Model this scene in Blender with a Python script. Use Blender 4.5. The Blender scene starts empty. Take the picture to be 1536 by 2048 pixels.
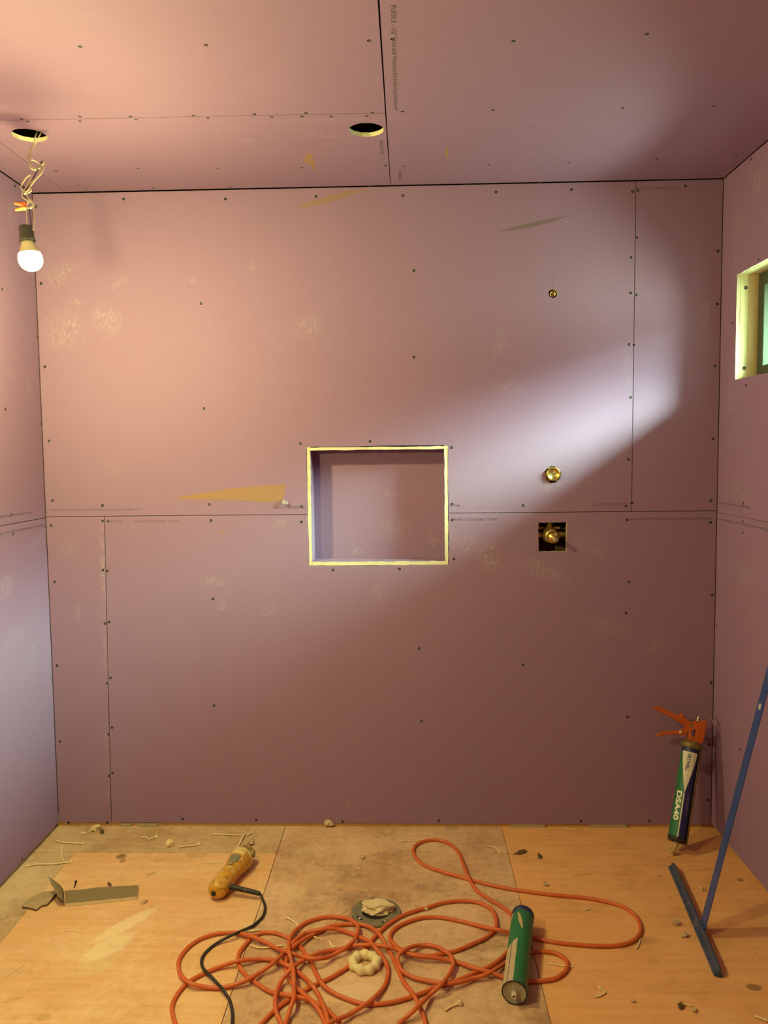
import bpy, bmesh, math, random
from mathutils import Vector, Matrix, noise
random.seed(7)
SC = bpy.context.scene
COL = SC.collection
# ---------------------------------------------------------------- camera
F_PX, PITCH, YAW, ROLL = 1608.8, 0.0740, 0.0293, -0.0111
CAM = Vector((0.0, 0.0, 1.4601))
XL, XR, YB, ZC, YF = -1.3895, 1.16, 3.0414, 2.44, -1.30     # room: left, right, back, ceiling, front
cp, sp, cy, sy, cr, sr = (math.cos(PITCH), math.sin(PITCH), math.cos(YAW), math.sin(YAW), math.cos(ROLL), math.sin(ROLL))
Rv = Vector((cy, sy, 0)); Fv = Vector((-sy*cp, cy*cp, -sp)); Uv = Vector((-sy*sp, cy*sp, cp))
R2 = Rv*cr + Uv*sr; U2 = Uv*cr - Rv*sr
cam_d = bpy.data.cameras.new('camera'); cam = bpy.data.objects.new('camera', cam_d); COL.objects.link(cam)
cam_d.sensor_fit = 'VERTICAL'; cam_d.sensor_height = 36.0; cam_d.sensor_width = 27.0
cam_d.lens = F_PX*36.0/2048.0; cam_d.clip_start = 0.02
m = Matrix((R2, U2, -Fv)).transposed().to_4x4(); m.translation = CAM
cam.matrix_world = m
SC.camera = cam
# ---------------------------------------------------------------- view, world, light
SC.view_settings.view_transform = 'Standard'; SC.view_settings.look = 'None'
SC.view_settings.gamma = 1.0; SC.view_settings.use_curve_mapping = False
SC.view_settings.exposure = 0.0
SC.cycles.max_bounces = 10; SC.cycles.diffuse_bounces = 7; SC.cycles.sample_clamp_indirect = 8.0
BULB_L = 1600.0; BULB_COL = (1.0, 0.955, 0.335)
SKY_L = 425.0
world = bpy.data.worlds.new('sky'); SC.world = world; world.use_nodes = True
wn = world.node_tree; wn.nodes.clear()
w_tc = wn.nodes.new('ShaderNodeTexCoord'); w_sep = wn.nodes.new('ShaderNodeSeparateXYZ')
w_mr = wn.nodes.new('ShaderNodeMapRange'); w_mr.inputs[1].default_value = -1; w_mr.inputs[2].default_value = 1
w_cr = wn.nodes.new('ShaderNodeValToRGB'); w_bg = wn.nodes.new('ShaderNodeBackground'); w_out = wn.nodes.new('ShaderNodeOutputWorld')
wn.links.new(w_tc.outputs['Generated'], w_sep.inputs[0]); wn.links.new(w_sep.outputs['Z'], w_mr.inputs[0])
wn.links.new(w_mr.outputs[0], w_cr.inputs[0]); wn.links.new(w_cr.outputs[0], w_bg.inputs[0]); wn.links.new(w_bg.outputs[0], w_out.inputs[0])
w_bg.inputs[1].default_value = SKY_L
el = w_cr.color_ramp.elements       # position = (sin(elevation)+1)/2
el[0].position = 0.0;  el[0].color = (0.060, 0.074, 0.050, 1)
el[1].position = 1.0;  el[1].color = (0.5, 0.6, 0.58, 1)
for p_, c_ in ((0.40, (0.066, 0.086, 0.056, 1)), (0.495, (0.058, 0.078, 0.054, 1)), (0.515, (0.022, 0.028, 0.023, 1)), (0.585, (0.021, 0.025, 0.021, 1)), (0.625, (0.08, 0.112, 0.090, 1)), (0.665, (0.43, 0.60, 0.50, 1)), (0.69, (0.83, 1.29, 0.95, 1)), (0.74, (0.83, 1.29, 0.95, 1)), (0.80, (0.42, 0.57, 0.50, 1))):
    e_ = el.new(p_); e_.color = c_
world.cycles.sampling_method = 'AUTOMATIC'
WY0, WY1, WZ0, WZ1 = 2.34, 2.902, 1.702, 2.066          # window opening in the right wall
pd = bpy.data.lights.new('window_daylight', 'AREA'); pd.shape = 'RECTANGLE'; pd.size = WZ1-WZ0; pd.size_y = WY1-WY0
pd.cycles.is_portal = True
po = bpy.data.objects.new('window_daylight', pd); COL.objects.link(po)
po.location = (XR+0.155, (WY0+WY1)/2, (WZ0+WZ1)/2); po.rotation_euler = (0, math.pi/2, 0)

# a second bare bulb hangs nearer the doorway, left of and behind the picture: the blade of the T-square throws two shadows
l2 = bpy.data.lights.new('doorway_bulb', 'POINT'); l2.energy = 45.0; l2.color = BULB_COL; l2.shadow_soft_size = 0.031
l2o = bpy.data.objects.new('doorway_bulb', l2); COL.objects.link(l2o); l2o.location = (-0.88, 1.15, 1.72)

# ---------------------------------------------------------------- helpers
AX = {'back': (1, YB), 'left': (0, XL), 'right': (0, XR), 'floor': (2, 0.0), 'ceil': (2, ZC), 'x': (0, 0), 'y': (1, 0), 'z': (2, 0)}
def ray(u, v): return Fv + R2*((u-768)/F_PX) - U2*((v-1024)/F_PX)
def at(u, v, plane, val=None):
    """the point of a room plane seen at photo pixel (u, v)"""
    i, w = AX[plane]
    if val is not None: w = val
    d = ray(u, v); return CAM + d*((w-CAM[i])/d[i])
def at_plane(u, v, p0, n):
    d = ray(u, v); return CAM + d*((p0-CAM).dot(n)/d.dot(n))
def link(o, parent=None):
    COL.objects.link(o)
    if parent is not None: o.parent = parent
    return o
def tag(o, label=None, cat=None, group=None, kind=None):
    if label: o['label'] = label
    if cat: o['category'] = cat
    if group: o['group'] = group
    if kind: o['kind'] = kind
    return o
def empty(name, loc=(0, 0, 0)):
    o = bpy.data.objects.new(name, None); o.location = loc; o.empty_display_size = 0.05
    return link(o)
def smooth(me, flag=True):
    for p in me.polygons: p.use_smooth = flag
def obj(name, bm, mats, parent=None, sm=False):
    """one mesh object; vertices are in room coordinates"""
    me = bpy.data.meshes.new(name); bm.normal_update(); bm.to_mesh(me); bm.free()
    return mobj(name, me, mats, parent, sm)
def mobj(name, me, mats, parent=None, sm=False):
    for mt in (mats if isinstance(mats, (list, tuple)) else [mats]): me.materials.append(mt)
    smooth(me, sm)
    o = bpy.data.objects.new(name, me)
    base = parent.matrix_world if parent is not None else None
    if parent is not None:
        root = parent
        off = Vector((0, 0, 0))
        while root is not None: off += root.location; root = root.parent
        me.transform(Matrix.Translation(-off))
    else:
        # origin at the base of the thing
        xs = [v.co for v in me.vertices]
        c = Vector(((min(v.x for v in xs)+max(v.x for v in xs))/2, (min(v.y for v in xs)+max(v.y for v in xs))/2, min(v.z for v in xs)))
        if not name.startswith(('wall_', 'floor', 'ceiling', 'trim_')):
            me.transform(Matrix.Translation(-c)); o.location = c
    return link(o, parent)
def box(bm, lo, hi, mi=0):
    x0, y0, z0 = lo; x1, y1, z1 = hi
    v = [bm.verts.new(c) for c in ((x0,y0,z0),(x1,y0,z0),(x1,y1,z0),(x0,y1,z0),(x0,y0,z1),(x1,y0,z1),(x1,y1,z1),(x0,y1,z1))]
    for f in ((0,3,2,1),(4,5,6,7),(0,1,5,4),(1,2,6,5),(2,3,7,6),(3,0,4,7)):
        bm.faces.new([v[i] for i in f]).material_index = mi
def frame_of(a):
    a = a.normalized(); h = Vector((0, 0, 1)) if abs(a.z) < 0.9 else Vector((1, 0, 0))
    u = a.cross(h).normalized(); return u, a.cross(u).normalized()
def catmull(pts, n=6, closed=False):
    out = []; P = [Vector(p) for p in pts]; N = len(P)
    rng = range(N if closed else N-1)
    for i in rng:
        if closed: p0, p1, p2, p3 = P[(i-1) % N], P[i], P[(i+1) % N], P[(i+2) % N]
        else: p0, p1, p2, p3 = P[max(i-1, 0)], P[i], P[i+1], P[min(i+2, N-1)]
        for k in range(n):
            t = k/n
            out.append(0.5*((2*p1)+(p2-p0)*t+(2*p0-5*p1+4*p2-p3)*t*t+(3*p1-p0-3*p2+p3)*t**3))
    if not closed: out.append(P[-1].copy())
    return out
def tube(bm, pts, r, seg=10, caps=True, mi=0, flat=1.0):
    """sweep a circle along pts; r is a number or a list"""
    n = len(pts); rs = r if isinstance(r, (list, tuple)) else [r]*n
    t0 = (pts[1]-pts[0]).normalized(); u, w = frame_of(t0); rings = []
    for i in range(n):
        t = (pts[min(i+1, n-1)]-pts[max(i-1, 0)]).normalized()
        u = (u-t*u.dot(t)).normalized(); w = t.cross(u)
        rings.append([bm.verts.new(pts[i]+(u*math.cos(2*math.pi*k/seg)+w*math.sin(2*math.pi*k/seg)*flat)*rs[i]) for k in range(seg)])
    for a, b in zip(rings, rings[1:]):
        for k in range(seg):
            bm.faces.new((a[k], a[(k+1) % seg], b[(k+1) % seg], b[k])).material_index = mi
    if caps:
        bm.faces.new(rings[0][::-1]).material_index = mi; bm.faces.new(rings[-1]).material_index = mi
    return rings
def lathe(bm, o, a, prof, seg=32, mi=0, u=None, caps=True):
    """profile of (t, radius) turned about the axis a through o"""
    a = a.normalized()
    if u is None: u, w = frame_of(a)
    else: u = (u-a*u.dot(a)).normalized(); w = a.cross(u)
    rings = []
    for t, r in prof:
        if r < 1e-6: rings.append([bm.verts.new(o+a*t)])
        else: rings.append([bm.verts.new(o+a*t+(u*math.cos(2*math.pi*k/seg)+w*math.sin(2*math.pi*k/seg))*r) for k in range(seg)])
    for A, B in zip(rings, rings[1:]):
        for k in range(seg):
            k2 = (k+1) % seg
            if len(A) == 1 and len(B) == 1: break
            if len(A) == 1: f = (A[0], B[k2], B[k])
            elif len(B) == 1: f = (A[k], A[k2], B[0])
            else: f = (A[k], A[k2], B[k2], B[k])
            bm.faces.new(f).material_index = mi
    if caps and len(rings[0]) > 1: bm.faces.new(rings[0][::-1]).material_index = mi
    if caps and len(rings[-1]) > 1: bm.faces.new(rings[-1]).material_index = mi
def plate(outer, holes, thick, M, bevel=0.0, side=None):
    """flat sheet from 2D outlines (front face at local z=0 .. back at z=-thick), placed by matrix M"""
    cu = bpy.data.curves.new('outline', 'CURVE'); cu.dimensions = '2D'; cu.fill_mode = 'BOTH'
    cu.extrude = max(thick/2-bevel, 1e-5); cu.bevel_depth = bevel; cu.bevel_resolution = 1
    cu.offset = -bevel
    for pl in [outer]+list(holes):
        s = cu.splines.new('POLY'); s.points.add(len(pl)-1); s.use_cyclic_u = True
        for q, p in zip(s.points, pl): q.co = (p[0], p[1], 0, 1)
    tmp = bpy.data.objects.new('outline', cu); COL.objects.link(tmp)
    dg = bpy.context.evaluated_depsgraph_get()
    me = bpy.data.meshes.new_from_object(tmp.evaluated_get(dg))
    bpy.data.objects.remove(tmp); bpy.data.curves.remove(cu)
    me.materials.clear()
    if side is not None:
        for p in me.polygons: p.material_index = side if abs(p.normal.z) < 0.5 else 0
    else:
        for p in me.polygons: p.material_index = 0
    me.transform(M @ Matrix.Translation((0, 0, -thick/2)))
    return me
def basis(o, x, y):
    z = x.cross(y); M = Matrix((x, y, z)).transposed().to_4x4(); M.translation = o; return M
def text_mesh(s, size, sp_=1.0, bold=0.0, extrude=0.0002):
    cu = bpy.data.curves.new('lettering', 'FONT'); cu.body = s; cu.size = size; cu.space_character = sp_
    cu.extrude = extrude; cu.offset = bold; cu.resolution_u = 3
    tmp = bpy.data.objects.new('lettering', cu); COL.objects.link(tmp)
    dg = bpy.context.evaluated_depsgraph_get()
    me = bpy.data.meshes.new_from_object(tmp.evaluated_get(dg))
    bpy.data.objects.remove(tmp); bpy.data.curves.remove(cu); me.materials.clear()
    for p in me.polygons: p.material_index = 0
    return me

# ---------------------------------------------------------------- materials
def nodes_of(name):
    mt = bpy.data.materials.new(name); mt.use_nodes = True
    nt = mt.node_tree; b = nt.nodes['Principled BSDF']; return mt, nt, b
def N(nt, kind, **kw):
    n = nt.nodes.new(kind)
    for k, v in kw.items(): setattr(n, k, v)
    return n
def mix(nt, fac, a, b, mode='MIX'):
    n = N(nt, 'ShaderNodeMix', data_type='RGBA', blend_type=mode)
    for sock, val in ((n.inputs[0], fac), (n.inputs[6], a), (n.inputs[7], b)):
        if hasattr(val, 'is_linked'): nt.links.new(val, sock)
        else: sock.default_value = val if not isinstance(val, tuple) else (*val, 1) if len(val) == 3 else val
    return n.outputs[2]
def math_(nt, op, a, b=None, clamp=False):
    n = N(nt, 'ShaderNodeMath', operation=op, use_clamp=clamp)
    for s, v in ((n.inputs[0], a), (n.inputs[1], b)):
        if v is None: continue
        if hasattr(v, 'is_linked'): nt.links.new(v, s)
        else: s.default_value = v
    return n.outputs[0]
def ramp(nt, src, lo, hi):
    n = N(nt, 'ShaderNodeMapRange', clamp=True); nt.links.new(src, n.inputs[0])
    n.inputs[1].default_value = lo; n.inputs[2].default_value = hi; return n.outputs[0]
def noise_(nt, vec, scale, detail=4, rough=0.55):
    n = N(nt, 'ShaderNodeTexNoise'); n.inputs['Scale'].default_value = scale; n.inputs['Detail'].default_value = detail
    n.inputs['Roughness'].default_value = rough
    if vec is not None: nt.links.new(vec, n.inputs['Vector'])
    return n.outputs[0]
def coords(nt, scale=None, rot=None):
    t = N(nt, 'ShaderNodeTexCoord').outputs['Object']
    if scale is None: return t
    mp = N(nt, 'ShaderNodeMapping'); nt.links.new(t, mp.inputs[0]); mp.inputs['Scale'].default_value = scale
    if rot: mp.inputs['Rotation'].default_value = rot
    return mp.outputs[0]
def bump(nt, b, h, strength, dist=0.002):
    n = N(nt, 'ShaderNodeBump'); n.inputs['Strength'].default_value = strength; n.inputs['Distance'].default_value = dist
    nt.links.new(h, n.inputs['Height']); nt.links.new(n.outputs[0], b.inputs['Normal'])
def simple(name, col, rough=0.6, metal=0.0, var=0.12, scale=60, dust=None, dust_amt=0.5, spec=0.5):
    mt, nt, b = nodes_of(name); c = coords(nt)
    n1 = noise_(nt, c, scale)
    dark = tuple(x*(1-var) for x in col); lite = tuple(min(1, x*(1+var)) for x in col)
    out = mix(nt, n1, dark, lite)
    if dust:
        f = ramp(nt, noise_(nt, c, scale*0.6, 6, 0.7), 0.62-0.2*dust_amt, 0.75)
        out = mix(nt, math_(nt, 'MULTIPLY', f, dust_amt, True), out, dust)
    nt.links.new(out, b.inputs['Base Color'])
    b.inputs['Roughness'].default_value = rough; b.inputs['Metallic'].default_value = metal
    b.inputs['Specular IOR Level'].default_value = spec
    return mt
PURPLE = (0.300, 0.172, 0.305)
def drywall(name, smudges, axis, seed=0.0):
    """lavender paper-faced board; smudges = (centre, half_width, half_height, angle, strength) of plaster dust"""
    mt, nt, b = nodes_of(name); c = coords(nt)
    big = noise_(nt, c, 1.3+seed, 3); fine = noise_(nt, c, 220, 3); fib = noise_(nt, coords(nt, (40, 40, 3) if axis != 2 else (3, 40, 40)), 6, 3)
    col = mix(nt, big, tuple(x*0.95 for x in PURPLE), tuple(x*1.05 for x in PURPLE))
    col = mix(nt, math_(nt, 'MULTIPLY', fine, 0.12), col, tuple(x*0.7 for x in PURPLE))
    col = mix(nt, math_(nt, 'MULTIPLY', ramp(nt, fib, 0.45, 0.8), 0.10), col, (0.40, 0.30, 0.35))
    # thin pale scuffs
    sc = noise_(nt, coords(nt, (3, 3, 1.2), (0.3, 0.4, 0.5)), 7.0, 9, 0.72)
    col = mix(nt, math_(nt, 'MULTIPLY', ramp(nt, sc, 0.66, 0.76), 0.22), col, (0.48, 0.35, 0.38))
    wear = noise_(nt, coords(nt, (1.6, 1.6, 0.8), (0.5, 0.9, 0.2)), 62, 9, 0.8)
    wear = math_(nt, 'MULTIPLY', ramp(nt, wear, 0.46, 0.72), 0.6)
    tot = None
    for (ctr, ru, rv, ang, k) in smudges:
        mp = N(nt, 'ShaderNodeMapping', vector_type='TEXTURE'); nt.links.new(N(nt, 'ShaderNodeTexCoord').outputs['Object'], mp.inputs[0])
        mp.inputs['Location'].default_value = ctr
        if axis == 1: mp.inputs['Scale'].default_value = (ru, 50, rv); mp.inputs['Rotation'].default_value = (0, -ang, 0)
        elif axis == 0: mp.inputs['Scale'].default_value = (50, ru, rv); mp.inputs['Rotation'].default_value = (ang, 0, 0)
        else: mp.inputs['Scale'].default_value = (ru, rv, 50); mp.inputs['Rotation'].default_value = (0, 0, ang)
        ln = N(nt, 'ShaderNodeVectorMath', operation='LENGTH'); nt.links.new(mp.outputs[0], ln.inputs[0])
        s = math_(nt, 'MULTIPLY', ramp(nt, ln.outputs['Value'], 1.0, 0.35), k)
        tot = s if tot is None else math_(nt, 'MAXIMUM', tot, s)
    if tot is not None:
        col = mix(nt, math_(nt, 'MULTIPLY', tot, wear, True), col, (0.62, 0.53, 0.47))
    nt.links.new(col, b.inputs['Base Color']); b.inputs['Roughness'].default_value = 0.8
    b.inputs['Specular IOR Level'].default_value = 0.3
    bump(nt, b, fine, 0.08, 0.0006)
    return mt
def sm_back(l): return [(tuple(at(u, v, 'back')), rx*0.00189, ry*0.00189, a, k) for (u, v, rx, ry, a, k) in l]
def sm_on(l, pl): return [(tuple(at(u, v, pl)), ru, rv, a, k) for (u, v, ru, rv, a, k) in l]
M_back = drywall('lavender_board_back', sm_back([
    (128, 662, 60, 55, .4, .8), (212, 640, 36, 42, .6, .9), (238, 566, 28, 9, .6, .9), (122, 550, 48, 26, .3, .8), (148, 605, 30, 12, 0, .6), (385, 560, 14, 8, -.6, .9),
    (612, 655, 42, 30, .5, .6), (503, 530, 9, 16, .4, .7), (998, 690, 20, 42, -.2, .55), (1020, 775, 34, 18, 0, .6), (980, 1113, 30, 42, .2, 1), (938, 1090, 30, 26, .4, .8),
    (1090, 1142, 70, 24, -.35, .7), (1178, 1092, 40, 20, -.6, .7), (1215, 1252, 60, 20, -.2, .5), (757, 1185, 16, 26, .5, .7), (428, 1163, 32, 14, 0, .8), (445, 1212, 14, 14, .5, .8),
    (156, 1225, 9, 26, .05, 1), (1106, 968, 34, 20, .1, .8), (1312, 1292, 20, 16, .5, .7), (1412, 640, 6, 55, -.1, .8), (1436, 420, 5, 40, 0, .6), (540, 1218, 24, 14, .5, .7),
    (206, 1130, 9, 120, 0, .9), (212, 1300, 10, 100, 0, .6), (214, 1520, 11, 120, 0, .45), (225, 935, 24, 24, 0, .5), (695, 1612, 12, 14, 0, .6), (560, 1046, 18, 14, .6, .7),
    (1255, 740, 16, 60, .1, .3), (700, 1035, 90, 7, 0, .5), (1000, 1026, 110, 6, 0, .6), (300, 1032, 200, 5, 0, .4), (135, 1095, 30, 26, .4, .5), (905, 1080, 14, 30, 0, .5)]), 1)
M_niche = drywall('lavender_board_niche', sm_back([(780, 990, 20, 10, 0, .6), (868, 1085, 14, 24, .4, .9), (712, 1108, 22, 10, 0, .9), (790, 1060, 40, 40, 0, .5)]), 1, .4)
M_left = drywall('lavender_board_left', sm_on([(12, 1172, .08, .05, .4, 1), (30, 1275, .10, .05, .2, .4), (24, 425, .05, .06, 0, .7), (66, 1300, .08, .03, .4, .4), (20, 745, .03, .03, .3, .6), (58, 770, .02, .06, 0, .6), (75, 1080, .12, .03, .4, .5)], 'left'), 0, .7)
M_right = drywall('lavender_board_right', sm_on([(1515, 365, .05, .05, .5, .7), (1475, 455, .05, .05, .3, .7), (1470, 535, .03, .06, .2, .7), (1460, 800, .05, .06, 0, .6), (1494, 1150, .12, .06, 0, .4), (1480, 980, .12, .05, .2, .4)], 'right'), 0, .2)
M_ceil = drywall('lavender_board_ceiling', sm_on([(640, 270, .12, .012, .5, .7), (460, 260, .10, .02, 0, .4), (660, 240, .30, .02, 0, .5), (498, 282, .03, .02, .5, .8), (1060, 245, .08, .02, 0, .4), (440, 343, .04, .015, 0, .7), (60, 300, .14, .05, .3, .4)], 'ceil'), 2, .5)
M_gyp = simple('raw_gypsum_edge', (0.72, 0.63, 0.44), 0.9, var=.22, scale=140)
M_edge = simple('wrapped_edge', (0.15, 0.10, 0.10), 0.9)
M_paper = simple('brown_torn_paper', (0.335, 0.190, 0.115), 0.9, var=.12, scale=90)
M_flap = simple('pale_paper_flap', (0.62, 0.56, 0.62), 0.85)
M_scrape = simple('grey_scrape', (0.20, 0.130, 0.165), 0.9, var=.2, scale=120)
M_ink = simple('grey_ink', (0.15, 0.11, 0.14), 0.85, var=.35, scale=400)
M_pencil = simple('pencil', (0.19, 0.15, 0.18), 0.8)
M_screw = simple('black_phosphate', (0.008, 0.006, 0.007), 0.7, 0, spec=.15)
M_dimple = simple('paper_dimple', (0.36, 0.28, 0.32), 0.9, var=.3, scale=300)
M_stud = simple('framing_timber', (0.20, 0.115, 0.045), 0.8, var=.3, scale=30)
M_plate = simple('sill_timber', (0.62, 0.36, 0.12), 0.75, var=.25, scale=40)
M_dark = simple('dark_cavity', (0.015, 0.012, 0.010), 0.9)

def wood(name, base, dark, dusty, dust_lo, dust_hi, dust_max, knots=(), grain=(2.2, 26, 8), stain=.2):
    mt, nt, b = nodes_of(name); c = coords(nt)
    g = noise_(nt, coords(nt, grain), 1.6, 6, 0.6); g2 = noise_(nt, coords(nt, (grain[0]*3, grain[1]*5, 8)), 2.0, 3)
    col = mix(nt, ramp(nt, g, 0.3, 0.72), dark, base)
    col = mix(nt, math_(nt, 'MULTIPLY', g2, 0.18), col, tuple(x*.55 for x in dark))
    for (u, v, rx, ry, ang, k, kc) in knots:
        p = at(u, v, 'floor'); mp = N(nt, 'ShaderNodeMapping', vector_type='TEXTURE'); nt.links.new(c, mp.inputs[0])
        mp.inputs['Location'].default_value = p; mp.inputs['Scale'].default_value = (rx, ry, 9); mp.inputs['Rotation'].default_value = (0, 0, ang)
        ln = N(nt, 'ShaderNodeVectorMath', operation='LENGTH'); nt.links.new(mp.outputs[0], ln.inputs[0])
        wob = math_(nt, 'ADD', ln.outputs['Value'], math_(nt, 'MULTIPLY', math_(nt, 'SUBTRACT', noise_(nt, c, 60, 4), 0.5), 0.7))
        col = mix(nt, math_(nt, 'MULTIPLY', ramp(nt, wob, 1.0, 0.7), k, True), col, kc)
    st = noise_(nt, coords(nt, (1, 1.3, 1), (0, 0, .4)), 5.5, 9, 0.68)
    col = mix(nt, math_(nt, 'MULTIPLY', ramp(nt, st, 0.50, 0.68), stain, True), col, tuple(x*.42 for x in dark))
    d = noise_(nt, c, 3.2, 8, 0.62); d2 = noise_(nt, c, 38, 6, 0.7)
    f = math_(nt, 'MULTIPLY', ramp(nt, math_(nt, 'ADD', math_(nt, 'MULTIPLY', d, 0.6), math_(nt, 'MULTIPLY', d2, 0.4)), dust_lo, dust_hi), dust_max, True)
    col = mix(nt, f, col, dusty)
    sp_n = noise_(nt, c, 260, 2); col = mix(nt, math_(nt, 'MULTIPLY', ramp(nt, sp_n, 0.70, 0.76), 0.55), col, (0.78, 0.66, 0.48))
    sp_d = noise_(nt, coords(nt, (1, 1, 1), (0.4, 0.1, 0.9)), 120, 3); col = mix(nt, math_(nt, 'MULTIPLY', ramp(nt, sp_d, 0.72, 0.79), 0.6), col, (0.09, 0.05, 0.02))
    nt.links.new(col, b.inputs['Base Color']); b.inputs['Roughness'].default_value = 0.72; b.inputs['Specular IOR Level'].default_value = 0.3
    bump(nt, b, d2, 0.15, 0.002)
    return mt
BR = (0.12, 0.06, 0.02)
M_plyL = wood('plywood_left', (0.86, 0.505, 0.27), (0.74, 0.39, 0.18), (0.88, 0.66, 0.42), .46, .64, .55, knots=[(243, 1713, .022, .022, 0, .7, BR), (246, 1722, .012, .016, 0, .7, (.25, .11, .03)), (303, 1748, .022, .012, .4, .5, (.3, .14, .04)), (395, 1710, .05, .03, .2, .4, (.28, .16, .06)), (320, 1720, .03, .01, .2, .3, (.3, .15, .05)),
    (215, 1895, .10, .045, .95, .8, (.88, .68, .42)), (250, 1850, .13, .03, .95, .8, (.88, .68, .42)), (190, 1935, .06, .04, .6, .5, (.74, .56, .32)), (88, 2034, .02, .02, 0, .4, (.4, .2, .06)), (25, 2000, .03, .01, .4, .3, (.3, .15, .05))])
M_plyC = wood('plywood_centre', (0.64, 0.375, 0.225), (0.46, 0.255, 0.14), (0.80, 0.54, 0.36), .40, .62, .8, knots=[(585, 1783, .055, .05, 0, .55, (.66, .46, .22)), (1000, 1905, .06, .03, .2, .5, (.7, .55, .34)), (700, 1985, .10, .04, .3, .5, (.72, .55, .33)), (915, 1905, .04, .04, .2, .5, (.66, .5, .3)), (650, 1700, .15, .04, .1, .35, (.6, .46, .3)), (745, 1800, .15, .07, 0, .4, (.24, .14, .07))], grain=(3, 3, 3), stain=.75)
M_plyR = wood('plywood_right', (0.86, 0.46, 0.20), (0.76, 0.37, 0.145), (0.90, 0.58, 0.33), .50, .70, .45, knots=[(1480, 1760, .012, .012, 0, .6, BR), (1508, 1975, .026, .016, 0, .75, (.16, .085, .035)), (1165, 1750, .05, .006, .3, .35, (.27, .14, .05)), (1290, 1880, .05, .02, .3, .25, (.28, .14, .05)), (1398, 1740, .06, .01, .1, .2, (.27, .14, .05))], stain=.30)
M_plyB = wood('plywood_back_strip', (0.57, 0.36, 0.21), (0.46, 0.28, 0.15), (0.70, 0.50, 0.33), .40, .62, .85, grain=(3, 3, 3), stain=.6)

# ---------------------------------------------------------------- printed lettering on the boards
def printed(s, u, v, plane, x_dir, y_dir, n, size, parent, width=None, mat=None, name='printed_text', off=0.0006):
    """lettering whose baseline starts at pixel (u, v) of a board, running along x_dir"""
    me = text_mesh(s, size, 1.0, extrude=0.0001)
    w = max((p.co.x for p in me.vertices), default=1)
    sx = (width/w) if width else 1.0
    M = basis(at(u, v, plane)+n*off, x_dir, y_dir) @ Matrix.Diagonal((sx, 1, 1, 1))
    me.transform(M)
    return mobj(name, me, mat or M_ink, parent)

# ---------------------------------------------------------------- room shell
T = 0.0127; CAV = 0.10; SH = 0.06
def jag(pts, amp, step=0.02):
    out = []
    for a, b in zip(pts, pts[1:]+pts[:1]):
        n = max(1, int(math.dist(a, b)/step))
        for k in range(n):
            t = k/n; j = amp if k else amp*.3
            out.append((a[0]+(b[0]-a[0])*t+random.uniform(-j, j), a[1]+(b[1]-a[1])*t+random.uniform(-j, j)))
    return out
def rect(x0, y0, x1, y1): return [(x0, y0), (x1, y0), (x1, y1), (x0, y1)]
def circ(x, y, r, n=40, amp=0.0): return [(x+(r+random.uniform(-amp, amp))*math.cos(2*math.pi*k/n), y+(r+random.uniform(-amp, amp))*math.sin(2*math.pi*k/n)) for k in range(n)]
X_, Y_, Z_ = Vector((1, 0, 0)), Vector((0, 1, 0)), Vector((0, 0, 1))
G = 0.0012
def shell(name, lo, hi, holes=None):
    bm = bmesh.new(); box(bm, lo, hi); o = obj(name, bm, M_stud); tag(o, kind='structure'); return o
wall_back = shell('wall_back', (XL-CAV-SH, YB+T+CAV, -0.1), (XR+CAV+SH, YB+T+CAV+SH, ZC+.3))
wall_left = shell('wall_left', (XL-T-CAV-SH, YF-.1, -0.1), (XL-T-CAV, YB+T+CAV+SH, ZC+.3))
ceiling = shell('ceiling', (XL-T-CAV-SH, YF-.1, ZC+T+.20), (XR+T+CAV+SH, YB+T+CAV+SH, ZC+T+.26))
floor = shell('floor', (XL-T-CAV-SH, YF-.1, -0.14), (XR+T+CAV+SH, YB+T+CAV+SH, -0.018))
wall_front = shell('wall_front', (XL-T-CAV-SH, YF-.16, -0.1), (XR+T+CAV+SH, YF-.1, ZC+.3))
bm = bmesh.new()
xo0, xo1 = XR+T+.09, XR+T+.15
for lo, hi in (((xo0, YF-.1, -.1), (xo1, YB+T+CAV+SH, WZ0-T)), ((xo0, YF-.1, WZ1+T), (xo1, YB+T+CAV+SH, ZC+.3)), ((xo0, YF-.1, WZ0-T), (xo1, WY0-T, WZ1+T)), ((xo0, WY1+T, WZ0-T), (xo1, YB+T+CAV+SH, WZ1+T))):
    box(bm, lo, hi)
wall_right = obj('wall_right', bm, M_stud); tag(wall_right, kind='structure')

def panel(parent, outer, holes, o, x, y, mat, label=None, cut=()):
    M = basis(o, x, y); me = plate(outer, holes, T, M, side=2); Mi = M.inverted()
    cuts = [(min(p[0] for p in h), min(p[1] for p in h), max(p[0] for p in h), max(p[1] for p in h)) for h in holes]+list(cut)
    for f in me.polygons:            # raw gypsum shows where the board was cut, paper wraps its other edges
        if f.material_index == 2:
            c = Mi @ f.center
            if any(a-.004 < c.x < c2+.004 and b-.004 < c.y < d+.004 for a, b, c2, d in cuts): f.material_index = 1
    p = mobj('drywall_panel', me, [mat, M_gyp, M_edge], parent)
    if label: p['label'] = label
    return p
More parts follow.
